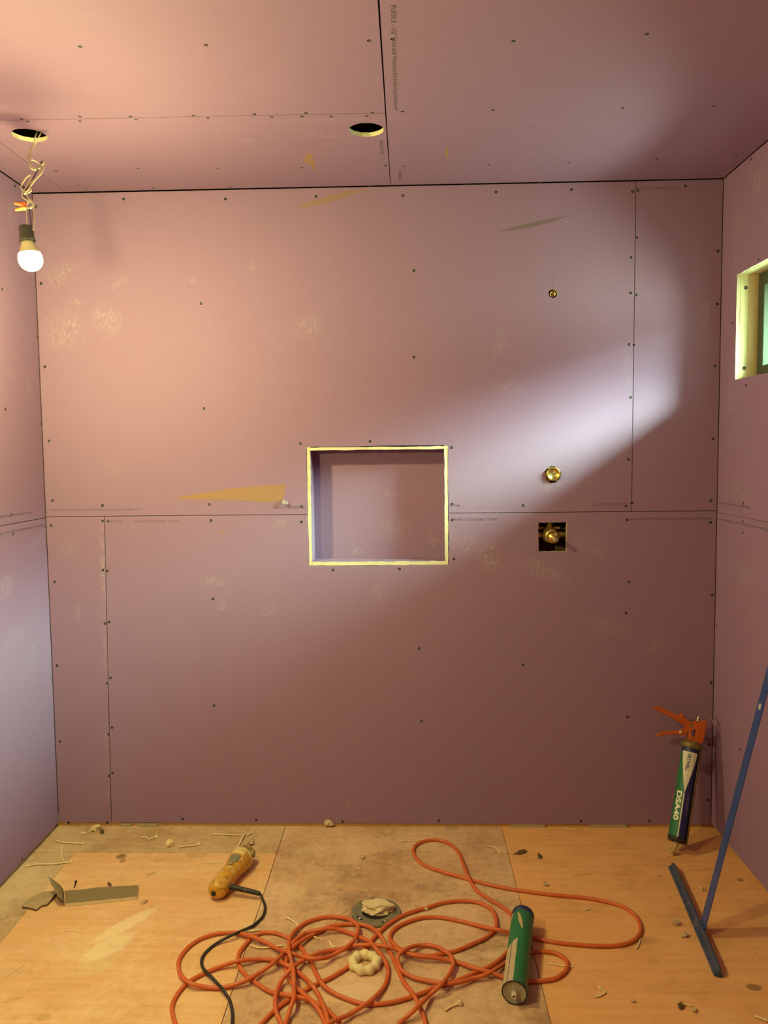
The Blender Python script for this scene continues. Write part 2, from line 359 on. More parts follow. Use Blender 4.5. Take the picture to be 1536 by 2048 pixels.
# back wall: plane y=YB, local x = X, y = Z, front normal must be -Y -> x cross y = X x Z = -Y : good
O_b = Vector((0, YB, 0))
NX0, NX1, NZ0, NZ1 = -0.380, 0.155, 1.030, 1.484          # niche opening
f1 = at(1106, 587, 'back'); f2 = at(1106, 948, 'back'); va = at(1077, 1045, 'back'); vb = at(1133, 1103, 'back')
SX = 0.842; SXL = -1.170; SZ = 1.228; ZB = 0.016
up_outer = [(XL+.002, SZ+G), (NX0, SZ+G)] + [(NX0+.001, SZ+.06), (NX0-.001, SZ+.13), (NX0, NZ1)] + [(NX0+.15, NZ1-.001), (NX0+.3, NZ1+.0015), (NX1, NZ1)] + [(NX1-.001, SZ+.12), (NX1, SZ+G)] + [(SX-G, SZ+G), (SX+.002-G, ZC-.004), (XL+.002, ZC-.005)]
p_up = panel(wall_back, up_outer, [circ(f1.x, f1.z, .0165, 24, .0015), circ(f2.x, f2.z-.002, .031, 30, .0022)], O_b, X_, Z_, M_back, cut=[(NX0, SZ, NX1, NZ1)])
p_ur = panel(wall_back, [(SX+G, SZ+G), (XR-.002, SZ+G), (XR-.002, ZC-.003), (SX+.002+G, ZC-.004)], [], O_b, X_, Z_, M_back)
p_ll = panel(wall_back, [(XL+.002, ZB), (SXL-.008-G, ZB), (SXL+.009-G, SZ-G), (XL+.002, SZ-G)], [], O_b, X_, Z_, M_back)
valve_hole = jag(rect(va.x, vb.z, vb.x, va.z), .0012, .012)
low_outer = [(SXL-.008+G, ZB), (XR-.002, ZB-.003), (XR-.002, SZ-G)] + [(NX1, SZ-G), (NX1+.001, NZ0+.08), (NX1, NZ0), (NX1-.2, NZ0+.001), (NX0+.2, NZ0-.001), (NX0+.003, NZ0), (NX0+.004, NZ0+.1), (NX0, SZ-G)] + [(SXL+.009+G, SZ-G)]
p_lo = panel(wall_back, low_outer, [valve_hole], O_b, X_, Z_, M_back, cut=[(NX0, NZ0, NX1, SZ-.003)])
# sill plate behind the gap under the boards
bm = bmesh.new(); box(bm, (XL-T, YB+T*.55, -.017), (XR+T, YB+T+.09, .04)); obj('bottom_plate', bm, M_plate, wall_back)
# recessed niche
bm = bmesh.new(); box(bm, (NX0-.02, YB+T+.085, NZ0-.02), (NX1+.02, YB+T+.0977, NZ1+.02)); niche = obj('recessed_niche', bm, M_niche, wall_back)
ND = YB+T+.085
def niche_side(x0, z0, x1, z1):
    bm = bmesh.new(); box(bm, (x0, YB+.001, z0), (x1, ND, z1))
    bmesh.ops.subdivide_edges(bm, edges=[e for e in bm.edges if abs(e.verts[0].co.y-e.verts[1].co.y) < 1e-6 and (e.verts[0].co-e.verts[1].co).length > .1], cuts=22)
    for v in bm.verts:
        if v.co.y < YB+.002:
            v.co += Vector((random.uniform(-.0012, .0012), random.uniform(-.0006, .0008), random.uniform(-.0012, .0012)))
    for f in bm.faces: f.material_index = 1 if f.calc_center_median().y < YB+.005 else 0
    return obj('niche_lining', bm, [M_niche, M_gyp], niche)
w_ = .0125
niche_side(NX0+.0015, NZ0+.002, NX0+.0015+w_, NZ1-.002); niche_side(NX1-.0015-w_, NZ0+.002, NX1-.0015, NZ1-.001)
niche_side(NX0+w_+.002, NZ1-w_-.001, NX1-w_-.002, NZ1-.003); niche_side(NX0+w_+.002, NZ0+.002, NX1-w_-.002, NZ0+w_+.003)
# left wall: plane x=XL, normal +X : local x = Y, y = Z -> Y x Z = X
O_l = Vector((XL, 0, 0))
p_l1 = panel(wall_left, rect(YF, SZ-.004+G, YB-.002, ZC-.003), [], O_l, Y_, Z_, M_left)
p_l2 = panel(wall_left, rect(YF, .016, YB-.002, SZ-.004-G), [], O_l, Y_, Z_, M_left)
bm = bmesh.new(); box(bm, (XL-T-.09, YF, -.017), (XL-T, YB, .04)); obj('bottom_plate', bm, M_plate, wall_left)
# right wall: normal -X : local x = -Y, y = Z -> (-Y) x Z = -X
O_r = Vector((XR, 0, 0))
p_r1 = panel(wall_right, rect(-(YB-.002), SZ-.006+G*.5, -YF, ZC-.003), [jag(rect(-WY1, WZ0, -WY0, WZ1), .001, .03)], O_r, -Y_, Z_, M_right)
p_r2 = panel(wall_right, rect(-(YB-.002), .020, -YF, SZ-.006-G*.5), [], O_r, -Y_, Z_, M_right)
bm = bmesh.new(); box(bm, (XR+T, YF, -.017), (XR+T+.09, YB, .04)); obj('bottom_plate', bm, M_plate, wall_right)
O_f = Vector((0, YF, 0))

# ceiling: normal -Z : local x = X, y = -Y -> X x -Y = -Z
O_c = Vector((0, 0, ZC))
h1 = at(59, 271, 'ceil'); h2 = at(732.5, 260, 'ceil'); CS = -0.052; CY = 2.408; CL = -1.262
def cpan(outer, holes=()): return panel(ceiling, [(x, -y) for x, y in outer], [[(x, -y) for x, y in h] for h in holes], O_c, X_, -Y_, M_ceil)
p_c1 = cpan([(CL+G, YF), (CS-.0065, YF), (CS-.0025, CY-G), (CL+G, CY-.012-G)])
p_c2 = cpan([(CL+G, CY-.012+G), (CS-.0025, CY+G), (CS-G, YB-.003), (CL+G, YB-.002)], [circ(h1.x, h1.y, .052, 44, .0015), circ(h2.x, h2.y, .053, 44, .0012)])
p_c3 = cpan([(CS+.001, YF), (XR-.002, YF), (XR-.002, YB-.003), (CS+G, YB-.003), (CS+.001, CY)])
p_c4 = cpan([(XL+.002, YF), (CL-G*.6, YF), (CL-G*.6, YB-.002), (XL+.003, YB-.002)])

# floor sheets
def sheet(parent, x0, y0, x1, y1, mat, top=0.0):
    bm = bmesh.new(); box(bm, (x0, y0, -.018), (x1, y1, top)); return obj('plywood_sheet', bm, mat, parent)
FX1, FX2 = -0.490, 0.355
sheet(floor, -1.236, YF, FX1-.001, 2.832, M_plyL, .0006)
sheet(floor, FX1+.0012, YF, FX2-.001, YB+.02, M_plyC)
sheet(floor, FX2+.001, YF, XR+.02, YB+.02, M_plyR, .0004)
sheet(floor, XL-.02, 2.8345, FX1-.0012, YB+.02, M_plyB)
sheet(floor, XL-.02, YF, -1.2375, 2.8325, M_plyB)

# screws (sub-parts of their boards)
def screw_mesh():
    bm = bmesh.new()
    lathe(bm, Vector((0, 0, -.003)), Z_, [(0, .004), (.0026, .0056), (.0031, .0054), (.0029, .0022), (.0016, 0)], 14, 0)
    lathe(bm, Vector((0, 0, -.0030)), Z_, [(.0029, .0055), (.00325, .0062), (.0030, .0070)], 14, 1, caps=False)
    me = bpy.data.meshes.new('drywall_screw'); bm.normal_update(); bm.to_mesh(me); bm.free()
    me.materials.append(M_screw); me.materials.append(M_dimple); smooth(me); return me
SCREW = screw_mesh()
def screws(pts, plane, n, pick):
    rot = Vector((0, 0, 1)).rotation_difference(n).to_euler()
    for u, v in pts:
        p = at(u, v, plane); par = pick(p)
        o = bpy.data.objects.new('drywall_screw', SCREW); o.location = p+n*.0003
        o.rotation_euler = rot; link(o, par)
def pick_b(p):
    if p.z > SZ: return p_ur if p.x > SX else p_up
    return p_ll if p.x < SXL else p_lo
screws([(247,398),(451,398),(632,393),(806,391),(992,384),(1143,379),(1265,383),(1276,381),(1371,372),(1273,475),(72,413),(1262,515),(1261,586),(1272,590),(1258,689),(1268,690),
 (1261,795),(1436,502),(1435,608),(1430,732),(402,607),(408,817),(90,733),(98,882),(82,567),(828,541),(828,714),(601,887),(740,883),(903,895),(904,1008),(905,1040),(908,1118),(666,1140),(799,1138),
 (603,1013),(603,1044),(105,1001),(205,1011),(419,1009),(102,1051),(205,1042),(216,1042),(422,1041),(1046,1011),(1252,1012),(1264,1006),(1422,1001),(1254,1040),(1421,1045),(109,1164),(114,1331),
 (120,1483),(206,1140),(215,1142),(210,1247),(218,1244),(221,1356),(214,1367),(224,1455),(217,1469),(225,1546),(218,1552),(426,1198),(428,1411),(137,1645),(215,1645),(365,1638),(513,1640),(685,1643),
 (878,1641),(1162,1642),(1299,1642),(838,1297),(843,1442),(1252,1226),(1258,1164),(1255,1434),(1257,919),(1426,878),(1424,1190),(1418,1489),(1417,1600),(1422,1365),(1046,1330)], 'back', Vector((0, -1, 0)), pick_b)
screws([(4,578),(75,675),(11,818),(83,848),(23,1029),(26,1068),(99,1200),(105,1354),(110,1492),(44,1718),(30,372),(92,1015),(92,1055)], 'left', X_, lambda p: p_l1 if p.z > SZ-.004 else p_l2)
screws([(1443,533),(1517,519),(1465,646),(1440,681),(1492,771),(1433,989),(1487,1007),(1486,1043),(1486,1065),(1431,1045),(1480,1499),(1429,1509),(1502,318),(1435,860),(1433,1250)], 'right', -X_, lambda p: p_r1 if p.z > SZ-.006 else p_r2)
def pick_c(p):
    if p.x > CS: return p_c3
    if p.x < CL: return p_c4
    return p_c2 if p.y > CY-.006 else p_c1
screws([(160,93),(412,90),(738,81),(160,233),(160,242),(261,233),(272,239),(387,231),(416,236),(509,228),(543,234),(612,226),(604,233),(663,233),(745,225),(733,232),(43,238),(56,243),(276,337),(436,337),(604,335),
 (172,378),(307,376),(460,374),(632,374),(112,342),(741,372),(785,78),(1027,82),(1294,68),(805,223),(986,220),(1245,216),(1428,212),(771,331),(809,332),(978,329),(1138,325),(1314,317),(1473,311),(936,369),(1080,366),(1256,360),(1399,357)], 'ceil', -Z_, pick_c)

# lettering and marks on the boards
nB, nL, nR, nC = Vector((0, -1, 0)), X_, -X_, -Z_
printed('Mold and Moisture Resistant Gypsum Board', 102, 1022, 'back', X_, Z_, nB, .0135, p_up, .345)
printed('04-L1 06/23/22', 548, 1017, 'back', X_, Z_, nB, .0135, p_up, .118)
printed('04-L1 06/23/22', 1253, 1006, 'back', -X_, -Z_, nB, .013, p_up, .125)
printed('Board', 920, 1009, 'back', -X_, -Z_, nB, .012, p_up, .038)
printed('PURPLE', 243, 1040, 'back', -X_, -Z_, nB, .0135, p_lo, .062)
printed('04-L1 06/23/22 18:20', 358, 1040, 'back', -X_, -Z_, nB, .0135, p_lo, .172)
printed('04-L1 06/23/22 18:20', 995, 1036, 'back', -X_, -Z_, nB, .0135, p_lo, .172)
printed('Mold and Moisture Resistant Gypsum Board', 1424, 1035, 'back', -X_, -Z_, nB, .013, p_lo, .305)
printed('04-L1 06/23/22  18', 1360, 373, 'back', -X_, -Z_, nB, .0135, p_ur, .155)
printed('Moisture Resistant Gypsum Board', 64, 1022, 'left', -Y_, -Z_, nL, .014, p_l1, .55)
printed('Moisture Resistant Gypsum Board', 94, 1047, 'left', -Y_, -Z_, nL, .014, p_l2, .42)
printed('Moisture Resistant Gypsum Board', 1500, 1013, 'right', Y_, -Z_, nR, .014, p_r1, .42)
printed('Moisture Resistant Gypsum Board', 1536, 1057, 'right', Y_, -Z_, nR, .014, p_r2, .5)
printed('PURPLE - 1/2" Mold and Moisture Resistant Gypsum Board', 781, 10, 'ceil', Y_, X_, nC, .017, p_c3, .54)
printed('06/23/22', 759, 280, 'ceil', Y_, X_, nC, .015, p_c2, .125)
printed('PURPLE', 797, 341, 'ceil', Y_, X_, nC, .015, p_c3, .10)
def mark(name, px, plane, n, mat, parent, off=.0005, label=None):
    bm = bmesh.new(); f = bm.faces.new([bm.verts.new(at(u, v, plane)+n*off) for u, v in px])
    e = bmesh.ops.extrude_face_region(bm, geom=[f])
    for v in e['geom']:
        if isinstance(v, bmesh.types.BMVert): v.co -= n*(off*.9)
    bmesh.ops.recalc_face_normals(bm, faces=bm.faces[:])
    o = obj(name, bm, mat, parent)
    if label: o['label'] = label
    return o
mark('torn_paper_patch', [(341, 997), (400, 987), (460, 977), (530, 971), (571, 969), (569, 985), (566, 1003), (520, 1004), (470, 1000), (400, 999)], 'back', nB, M_paper, p_up, label='long brown wedge where the lavender face paper is torn away')
mark('torn_paper_patch', [(590, 414), (625, 402), (660, 391), (700, 381), (738, 378), (700, 391), (650, 408), (610, 415)], 'back', nB, simple('tan_torn_paper', (.30, .175, .15), .9), p_up, label='narrow tan torn streak under the ceiling')
mark('scrape', [(996, 464), (1040, 450), (1090, 439), (1140, 431), (1100, 445), (1050, 458)], 'back', nB, M_scrape, p_up, label='grey sloping scrape')
mark('torn_paper_patch', [(606, 322), (614, 306), (624, 308), (628, 325), (632, 341), (626, 338), (618, 326)], 'ceil', nC, M_paper, p_c2, label='small brown torn spot on the ceiling')
mark('torn_paper_patch', [(890, 300), (894, 292), (897, 305), (896, 320), (892, 312)], 'ceil', nC, simple('ochre_torn_paper', (.34, .21, .10), .9), p_c3, label='tiny ochre torn spot')
mark('torn_paper_patch', [(440, 1065), (458, 1062), (440, 1069)], 'back', nB, M_paper, p_lo)
for a, b_ in (((780, 591), (1098, 588)), ((1108, 545), (1106, 575)), ((965, 1049), (1076, 1049)), ((970, 1104), (1077, 1104))):
    dx, dy = b_[0]-a[0], b_[1]-a[1]; L_ = math.hypot(dx, dy); ox, oy = -dy/L_*.35, dx/L_*.35
    mark('pencil_line', [(a[0]+ox, a[1]+oy), (a[0]-ox, a[1]-oy), (b_[0]-ox, b_[1]-oy), (b_[0]+ox, b_[1]+oy)], 'back', nB, M_pencil, p_lo if a[1] > 1030 else p_up, .0003)
# curl of paper at the end of the tear
bm = bmesh.new(); c0 = at(572, 1003, 'back'); rows = []
for i in range(7):
    t = i/6; rows.append([bm.verts.new(c0+Vector((-.014+.024*t, -.0008-.014*math.sin(t*2.2), .018*s-.010*t*s-.006*t))) for s in (-.5, 0, .6)])
for a, b_ in zip(rows, rows[1:]):
    for k in range(2): bm.faces.new((a[k], a[k+1], b_[k+1], b_[k]))
bmesh.ops.solidify(bm, geom=bm.faces[:], thickness=.0006)
obj('paper_flap', bm, M_flap, p_up, True)['label'] = 'pale curled flap of loose face paper'

# ---------------------------------------------------------------- window in the right wall
M_jamb = simple('pale_softwood', (0.82, 0.76, 0.44), 0.7, var=.16, scale=22)
M_wframe = simple('bronze_frame', (0.045, 0.055, 0.035), 0.45, var=.15)
win = empty('window_1', (XR+T, WY1, WZ0)); tag(win, kind='structure')
xi, xw = XR+T+.0005, XR+T+.15
xm = XR+T+.026
M_jamb2 = simple('tan_softwood', (0.60, 0.42, 0.22), 0.7, var=.2, scale=30)
def lining(lo, hi, mat):
    bm = bmesh.new(); box(bm, lo, hi); bmesh.ops.bevel(bm, geom=bm.edges[:], offset=.0008, segments=1); return obj('window_lining', bm, mat, win)
for x0, x1, d, mt_ in ((xi, xm, .001, M_jamb), (xm+.0006, xw, 0, M_jamb2)):
    lining((x0, WY1-d, WZ0-T), (x1, WY1+T, WZ1+T), mt_); lining((x0, WY0-T, WZ0-T), (x1, WY0+d, WZ1+T), mt_)
    lining((x0, WY0+d, WZ0-T), (x1, WY1-d, WZ0+d), mt_); lining((x0, WY0+d, WZ1-d), (x1, WY1-d, WZ1+T), mt_)
for zz in (WZ1-.045, WZ0+.04):
    o = bpy.data.objects.new('lining_screw', SCREW); o.location = Vector((XR+T+.018, WY1-.0012, zz))-win.location; o.rotation_euler = Z_.rotation_difference(-Y_).to_euler(); link(o, win)
me = plate(rect(-WY1+.0006, WZ0+.0006, -WY0-.0006, WZ1-.0006), [rect(-WY1+.045, WZ0+.045, -WY0-.045, WZ1-.045)], .06, basis(Vector((XR+.074, 0, 0)), -Y_, Z_), .003)
fr = mobj('window_frame', me, M_wframe, win)
mt, nt, b = nodes_of('window_glass'); nt.nodes.remove(b)
tr = N(nt, 'ShaderNodeBsdfTransparent'); tr.inputs[0].default_value = (.86, .93, .88, 1); gl = N(nt, 'ShaderNodeBsdfGlossy'); gl.inputs['Roughness'].default_value = .03
fz = N(nt, 'ShaderNodeFresnel'); fz.inputs[0].default_value = 1.3; ms = N(nt, 'ShaderNodeMixShader')
nt.links.new(fz.outputs[0], ms.inputs[0]); nt.links.new(tr.outputs[0], ms.inputs[1]); nt.links.new(gl.outputs[0], ms.inputs[2]); nt.links.new(ms.outputs[0], nt.nodes['Material Output'].inputs[0])
M_glass = mt
bm = bmesh.new(); box(bm, (XR+.098, WY0+.04, WZ0+.04), (XR+.102, WY1-.04, WZ1-.04)); pane = obj('window_pane', bm, M_glass, win)
bm = bmesh.new(); c0 = Vector((XR+.0975, WY1-.085, WZ0+.19))
tube(bm, [c0+Vector((0, .012*math.cos(a*math.pi/8), .012*math.sin(a*math.pi/8))) for a in range(17)], .0012, 6, False); obj('round_mark', bm, simple('mark_ink', (.10, .16, .12), .6), win, True)
# roof overhang outside, its soffit and fascia
bm = bmesh.new(); box(bm, (XR+T+.152, YF-.2, 2.30), (1.93, 4.6, 2.33)); box(bm, (1.91, YF-.2, 2.28), (1.95, 4.6, 2.46)); box(bm, (XR+T+.152, YF-.2, 2.44), (1.95, 4.6, 2.47))
tag(obj('trim_1', bm, simple('soffit_paint', (.30, .28, .24), .7)), kind='structure')

# ---------------------------------------------------------------- plumbing rough-in
M_brass = simple('worn_brass', (0.62, 0.42, 0.13), 0.32, .95, var=.3, scale=90)
M_brass2 = simple('dull_brass', (0.52, 0.35, 0.13), 0.45, .6, var=.4, scale=120)
M_chrome = simple('pale_metal', (0.66, 0.60, 0.48), 0.28, .95)
DIRY = Vector((0, 1, 0))
pf = empty('pipe_elbow', (f1.x, YB+.05, f1.z-.02)); tag(pf, 'small brass elbow recessed in round hole high on back wall', 'pipe fitting')
bm = bmesh.new(); lathe(bm, Vector((f1.x, YB+.003, f1.z)), DIRY, [(.010, .0), (.009, .006), (.0, .0072), (.0, .0105), (.05, .0112), (.05, .0)], 24); obj('threaded_socket', bm, M_brass, pf, True)
bm = bmesh.new(); tube(bm, [Vector((f1.x, YB+.05, f1.z+.004)), Vector((f1.x, YB+.056, f1.z-.02)), Vector((f1.x, YB+.06, f1.z-.3))], .011, 14); obj('riser_pipe', bm, simple('copper', (.55, .25, .12), .4, .9), pf, True)
cap = empty('capped_pipe', (f2.x, YB+.05, f2.z-.03)); tag(cap, 'round brass cap plugging the pipe stub in middle of wall, above the square cutout', 'pipe fitting')
bm = bmesh.new(); lathe(bm, Vector((f2.x, YB-.012, f2.z)), DIRY, [(.004, 0), (.004, .0185), (.002, .0195), (0, .021), (0, .0245), (.003, .0262), (.05, .0262), (.05, 0)], 36); obj('cap_body', bm, M_brass, cap, True)
bm = bmesh.new(); lathe(bm, Vector((f2.x, YB-.004, f2.z)), DIRY, [(0, .026), (0, .0295), (.03, .0295), (.03, .026)], 6, caps=False); obj('hex_collar', bm, M_brass2, cap)
bm = bmesh.new()
for a in (0, 2.1, 4.2):
    d = Vector((math.cos(a+1.2), 0, math.sin(a+1.2))); box(bm, (f2.x+d.x*.007-.004, YB-.0095, f2.z+d.z*.007-.003), (f2.x+d.x*.007+.004, YB-.007, f2.z+d.z*.007+.003))
obj('raised_marking', bm, M_brass2, cap)
vc = Vector(((va.x+vb.x)/2, YB+.05, (va.z+vb.z)/2))
val = empty('shower_valve', (vc.x, YB+.09, vc.z-.05)); tag(val, 'brass mixing valve inside the square cutout in the back wall', 'shower valve')
ax = Vector((.09, -1, -.12)).normalized(); o0 = Vector((vc.x-.004, YB+.062, vc.z+.006))
bm = bmesh.new(); lathe(bm, o0, ax, [(0, .03), (.01, .032), (.03, .030), (.035, .025), (.05, .0245), (.05, .0)], 32); obj('valve_body', bm, M_brass2, val, True)
bm = bmesh.new(); lathe(bm, o0+ax*.05, ax, [(0, .0215), (.022, .0215), (.025, .0195), (.026, .012), (.04, .011), (.042, .009), (.042, .0)], 32); obj('bonnet_nut', bm, M_brass, val, True)
bm = bmesh.new(); lathe(bm, o0+ax*.09, ax, [(0, .0085), (.016, .0085), (.018, .007), (.018, .003), (.015, 0)], 20); obj('valve_stem', bm, M_chrome, val, True)
bm = bmesh.new()
for d in (X_, -X_): tube(bm, [o0+d*.02+ax*.015, o0+d*.07+ax*.015], .011, 14)
tube(bm, [o0+Z_*.02+ax*.015, o0+Z_*.20+ax*.012], .011, 14); obj('inlet_pipe', bm, M_brass2, val, True)
bm = bmesh.new(); box(bm, (vc.x-.04, YB+.058, vc.z+.025), (vc.x+.04, YB+.062, vc.z+.033)); box(bm, (vc.x-.012, YB+.05, vc.z+.03), (vc.x-.006, YB+.06, vc.z+.045)); obj('mounting_strap', bm, M_brass2, val)

# ---------------------------------------------------------------- bare bulb hung from the ceiling hole
def dep(u, v):
    t = min(1, max(0, (v-275)/185.0)); return at(u, v, 'y', 2.50+(2.19-2.50)*t)
bulb_c = at(61, 519, 'y', 2.185)
pend = empty('hanging_bulb', (bulb_c.x, bulb_c.y, bulb_c.z-.03)); tag(pend, 'lit bare bulb hanging on tangled pale wires from hole in ceiling', 'light bulb')
mt, nt, b = nodes_of('lit_bulb'); nt.nodes.remove(b); em = N(nt, 'ShaderNodeEmission'); em.inputs[0].default_value = (*BULB_COL, 1); em.inputs[1].default_value = BULB_L
nt.links.new(em.outputs[0], nt.nodes['Material Output'].inputs[0]); M_bulb = mt
baxis = Vector((-.12, -.02, 1)).normalized()
bm = bmesh.new(); R_ = .031
prof = [(-R_, 0)]+[(-R_*math.cos(a*math.pi/18), R_*math.sin(a*math.pi/18)) for a in range(1, 12)]+[(.016, .0276)]
lathe(bm, bulb_c, baxis, prof, 28); obj('glass_globe', bm, M_bulb, pend, True)
M_base = simple('bulb_base', (.62, .52, .30), .55)
bm = bmesh.new(); lathe(bm, bulb_c, baxis, [(.016, .0278), (.022, .0248), (.032, .0206), (.040, .0175), (.050, .0165)], 28); obj('bulb_base', bm, M_base, pend, True)
bm = bmesh.new(); lathe(bm, bulb_c, baxis, [(.048, .0165), (.046, .0200), (.052, .0215), (.060, .0185), (.066, .0180), (.085, .0170), (.089, .0145), (.090, .0)], 28); obj('lamp_socket', bm, simple('black_socket', (.05, .045, .03), .5), pend, True)
M_wire = simple('pale_wire', (.62, .52, .36), .5); M_wblk = simple('black_wire', (.03, .025, .02), .5)
top = at(64, 262, 'y', 2.50)
def wire(pts, r=.0021, mat=M_wire, extra=None):
    P = [dep(u, v) for u, v in pts]
    if extra: P = extra+P
    bm = bmesh.new(); tube(bm, catmull(P, 5), r, 8); return obj('wire', bm, mat, pend, True)
up = Vector((.01, .01, .12))
wire([(74, 264), (66, 290), (60, 318), (62, 330)], extra=[at(77, 262, 'z', ZC+.10)])
wire([(82, 266), (70, 288), (56, 312), (58, 322), (66, 320), (78, 327), (80, 335), (74, 338), (64, 334), (58, 325)], extra=[at(84, 262, 'z', ZC+.11)])
wire([(58, 322), (62, 336), (72, 340), (84, 330), (90, 326), (84, 345), (74, 356), (64, 368), (58, 378), (50, 384), (43, 378), (43, 370), (52, 356), (62, 350), (60, 360), (52, 376), (46, 386)])
wire([(72, 322), (82, 332), (78, 350), (66, 362), (60, 374), (62, 382), (50, 388), (46, 384), (56, 372)])
wire([(84, 322), (76, 338), (64, 362), (50, 382), (48, 392), (56, 400), (60, 406)], .0016, M_wblk)
wire([(46, 384), (44, 392), (50, 398), (58, 402), (66, 404), (67, 412), (60, 417), (53, 413), (55, 406), (62, 404), (66, 410), (60, 415)])
wire([(54, 386), (56, 396), (64, 402)]); wire([(54, 417), (53, 432), (54, 446), (55, 460)], .0018); wire([(66, 414), (68, 430), (68, 446), (67, 460)], .0018); wire([(59, 416), (60, 430), (62, 445), (64, 460)], .0015, M_wblk)
M_nut = simple('orange_nut', (.80, .17, .04), .45)
for (a, b_) in (((53, 409), (27, 406)), ((53, 415), (29, 420))):
    P, Q = dep(*a), dep(*b_); L_ = (Q-P).length; bm = bmesh.new()
    lathe(bm, P, Q-P, [(0, .0068), (L_*.25, .0070), (L_*.3, .0058), (L_*.9, .0036), (L_, .0)], 12); obj('wire_nut', bm, M_nut, pend, True)

# ---------------------------------------------------------------- orange extension cord
M_orange = simple('orange_cord', (0.62, 0.125, 0.030), 0.5, var=.12, scale=40, dust=(.70, .45, .28), dust_amt=.35)
S = []
S.append([(345,2027),(344,2013),(349,1998),(361,1980),(377,1964),(403,1949),(428,1938),(452,1929),(476,1922),(506,1919),(533,1918),(558,1923),(578,1933),(596,1945),(613,1959),(625,1972),(636,1988),(643,2003),(650,2021),(655,2037),(658,2058)])
S[0] = [(360,2066),(351,2048)]+S[0]
S.append([(852,2056),(849,2038),(842,2021),(835,2005),(825,1986),(810,1968),(800,1949),(793,1932),(786,1916),(777,1900),(770,1886),(762,1873),(752,1862),(737,1853),(721,1849),(704,1848),(684,1849),(660,1853),(639,1863),(620,1872),(600,1883),(586,1894),(576,1906),(572,1921),(572,1938),(578,1958),(592,1975),(612,1992),(630,2010),(642,2028),(649,2045),(650,2060)])
S.append([(565,2058),(561,2044),(554,2029),(550,2009),(552,1989),(558,1971),(566,1957),(579,1942),(592,1930),(605,1921),(621,1913),(638,1906),(658,1901),(681,1898),(705,1892),(736,1890),(765,1892),(786,1896),(806,1904),(830,1911),(858,1914),(880,1917),(913,1924),(953,1937),(982,1945),(1008,1955),(1032,1961),(1060,1963),(1090,1961),(1113,1956),(1131,1942),(1135,1929),(1130,1918),(1117,1909),(1099,1904),(1071,1903),(1042,1911),(1015,1924),(997,1935),(975,1948),(953,1955),(920,1964),(890,1967),(858,1962),(836,1958),(818,1951),(806,1943),(799,1932),(795,1917),(798,1909),(809,1900),(826,1893),(850,1890),(872,1893),(889,1902),(900,1910),(906,1922),(905,1935),(898,1950),(883,1968),(865,1985),(843,2006),(822,2026),(800,2046),(790,2060)])
S.append([(640,2062),(658,2047),(677,2038),(700,2028),(721,2015),(740,2003),(755,1989),(767,1975),(774,1958),(776,1940),(770,1922),(762,1909),(752,1897),(742,1885),(730,1879),(714,1872),(697,1865),(677,1859),(658,1857),(632,1861),(611,1866),(595,1877),(583,1888),(573,1900),(562,1911),(550,1923),(533,1936),(509,1952),(485,1964),(460,1972),(436,1976),(411,1974),(387,1969),(371,1960),(361,1949),(357,1934),(359,1918),(372,1899),(395,1881),(420,1871),(444,1866),(468,1865),(493,1870),(514,1877),(533,1886),(558,1899),(579,1905),(599,1912),(619,1917),(638,1917),(658,1914),(677,1904),(694,1894),(708,1881),(715,1866),(716,1853),(709,1844),(697,1838),(677,1834),(651,1834),(632,1838),(612,1845),(596,1856),(583,1870),(578,1885),(578,1902),(582,1919),(586,1937),(588,1957),(588,1976),(588,1995),(583,2010),(577,2029),(571,2048),(568,2060)])
S.append([(512,2060),(525,2045),(540,2029),(560,2012),(579,1999),(598,1987),(619,1975),(638,1966),(658,1957),(677,1946),(697,1933),(712,1918),(723,1905),(734,1893),(747,1877),(763,1860),(780,1846),(803,1832),(829,1822),(858,1814),(884,1806),(916,1802),(946,1803),(967,1809),(984,1820),(991,1835),(993,1851),(986,1864),(967,1878),(942,1889),(916,1900),(886,1907),(865,1911),(843,1911),(822,1907),(804,1900),(792,1892),(782,1882),(780,1872),(785,1862),(797,1852),(815,1844),(836,1837),(858,1834),(884,1835),(916,1841),(949,1849),(982,1857),(1026,1866),(1050,1872),(1075,1878),(1108,1884),(1140,1888),(1200,1892),(1240,1890),(1265,1882),(1280,1866),(1279,1846),(1268,1829),(1240,1811),(1180,1797),(1100,1789),(1040,1781),(990,1772),(940,1759),(890,1745),(850,1731),(829,1711),(829,1694),(848,1682),(875,1680),(900,1688),(918,1706),(928,1733),(938,1757),(955,1782),(985,1802),(1008,1816),(1024,1832),(1031,1850),(1031,1872),(1025,1890),(1016,1903),(998,1920),(975,1935),(949,1946),(916,1960),(892,1967),(868,1975),(845,1986),(822,1994),(786,2004),(754,2008),(729,2008),(705,2002),(671,1988),(648,1972),(634,1951),(624,1929),(614,1912),(600,1894),(583,1880),(562,1869),(540,1865),(522,1866),(505,1874),(490,1890),(479,1905),(476,1919),(480,1935),(495,1953),(512,1966),(532,1979),(553,1987),(579,1991),(600,1995),(618,2000),(637,2008),(653,2018),(666,2031),(677,2043),(688,2060)])
CR = 0.0060
order = [S[4], S[1], S[0], S[2], S[3]]
laid = []      # (x, y, z) of points already laid
cord_bm = bmesh.new()
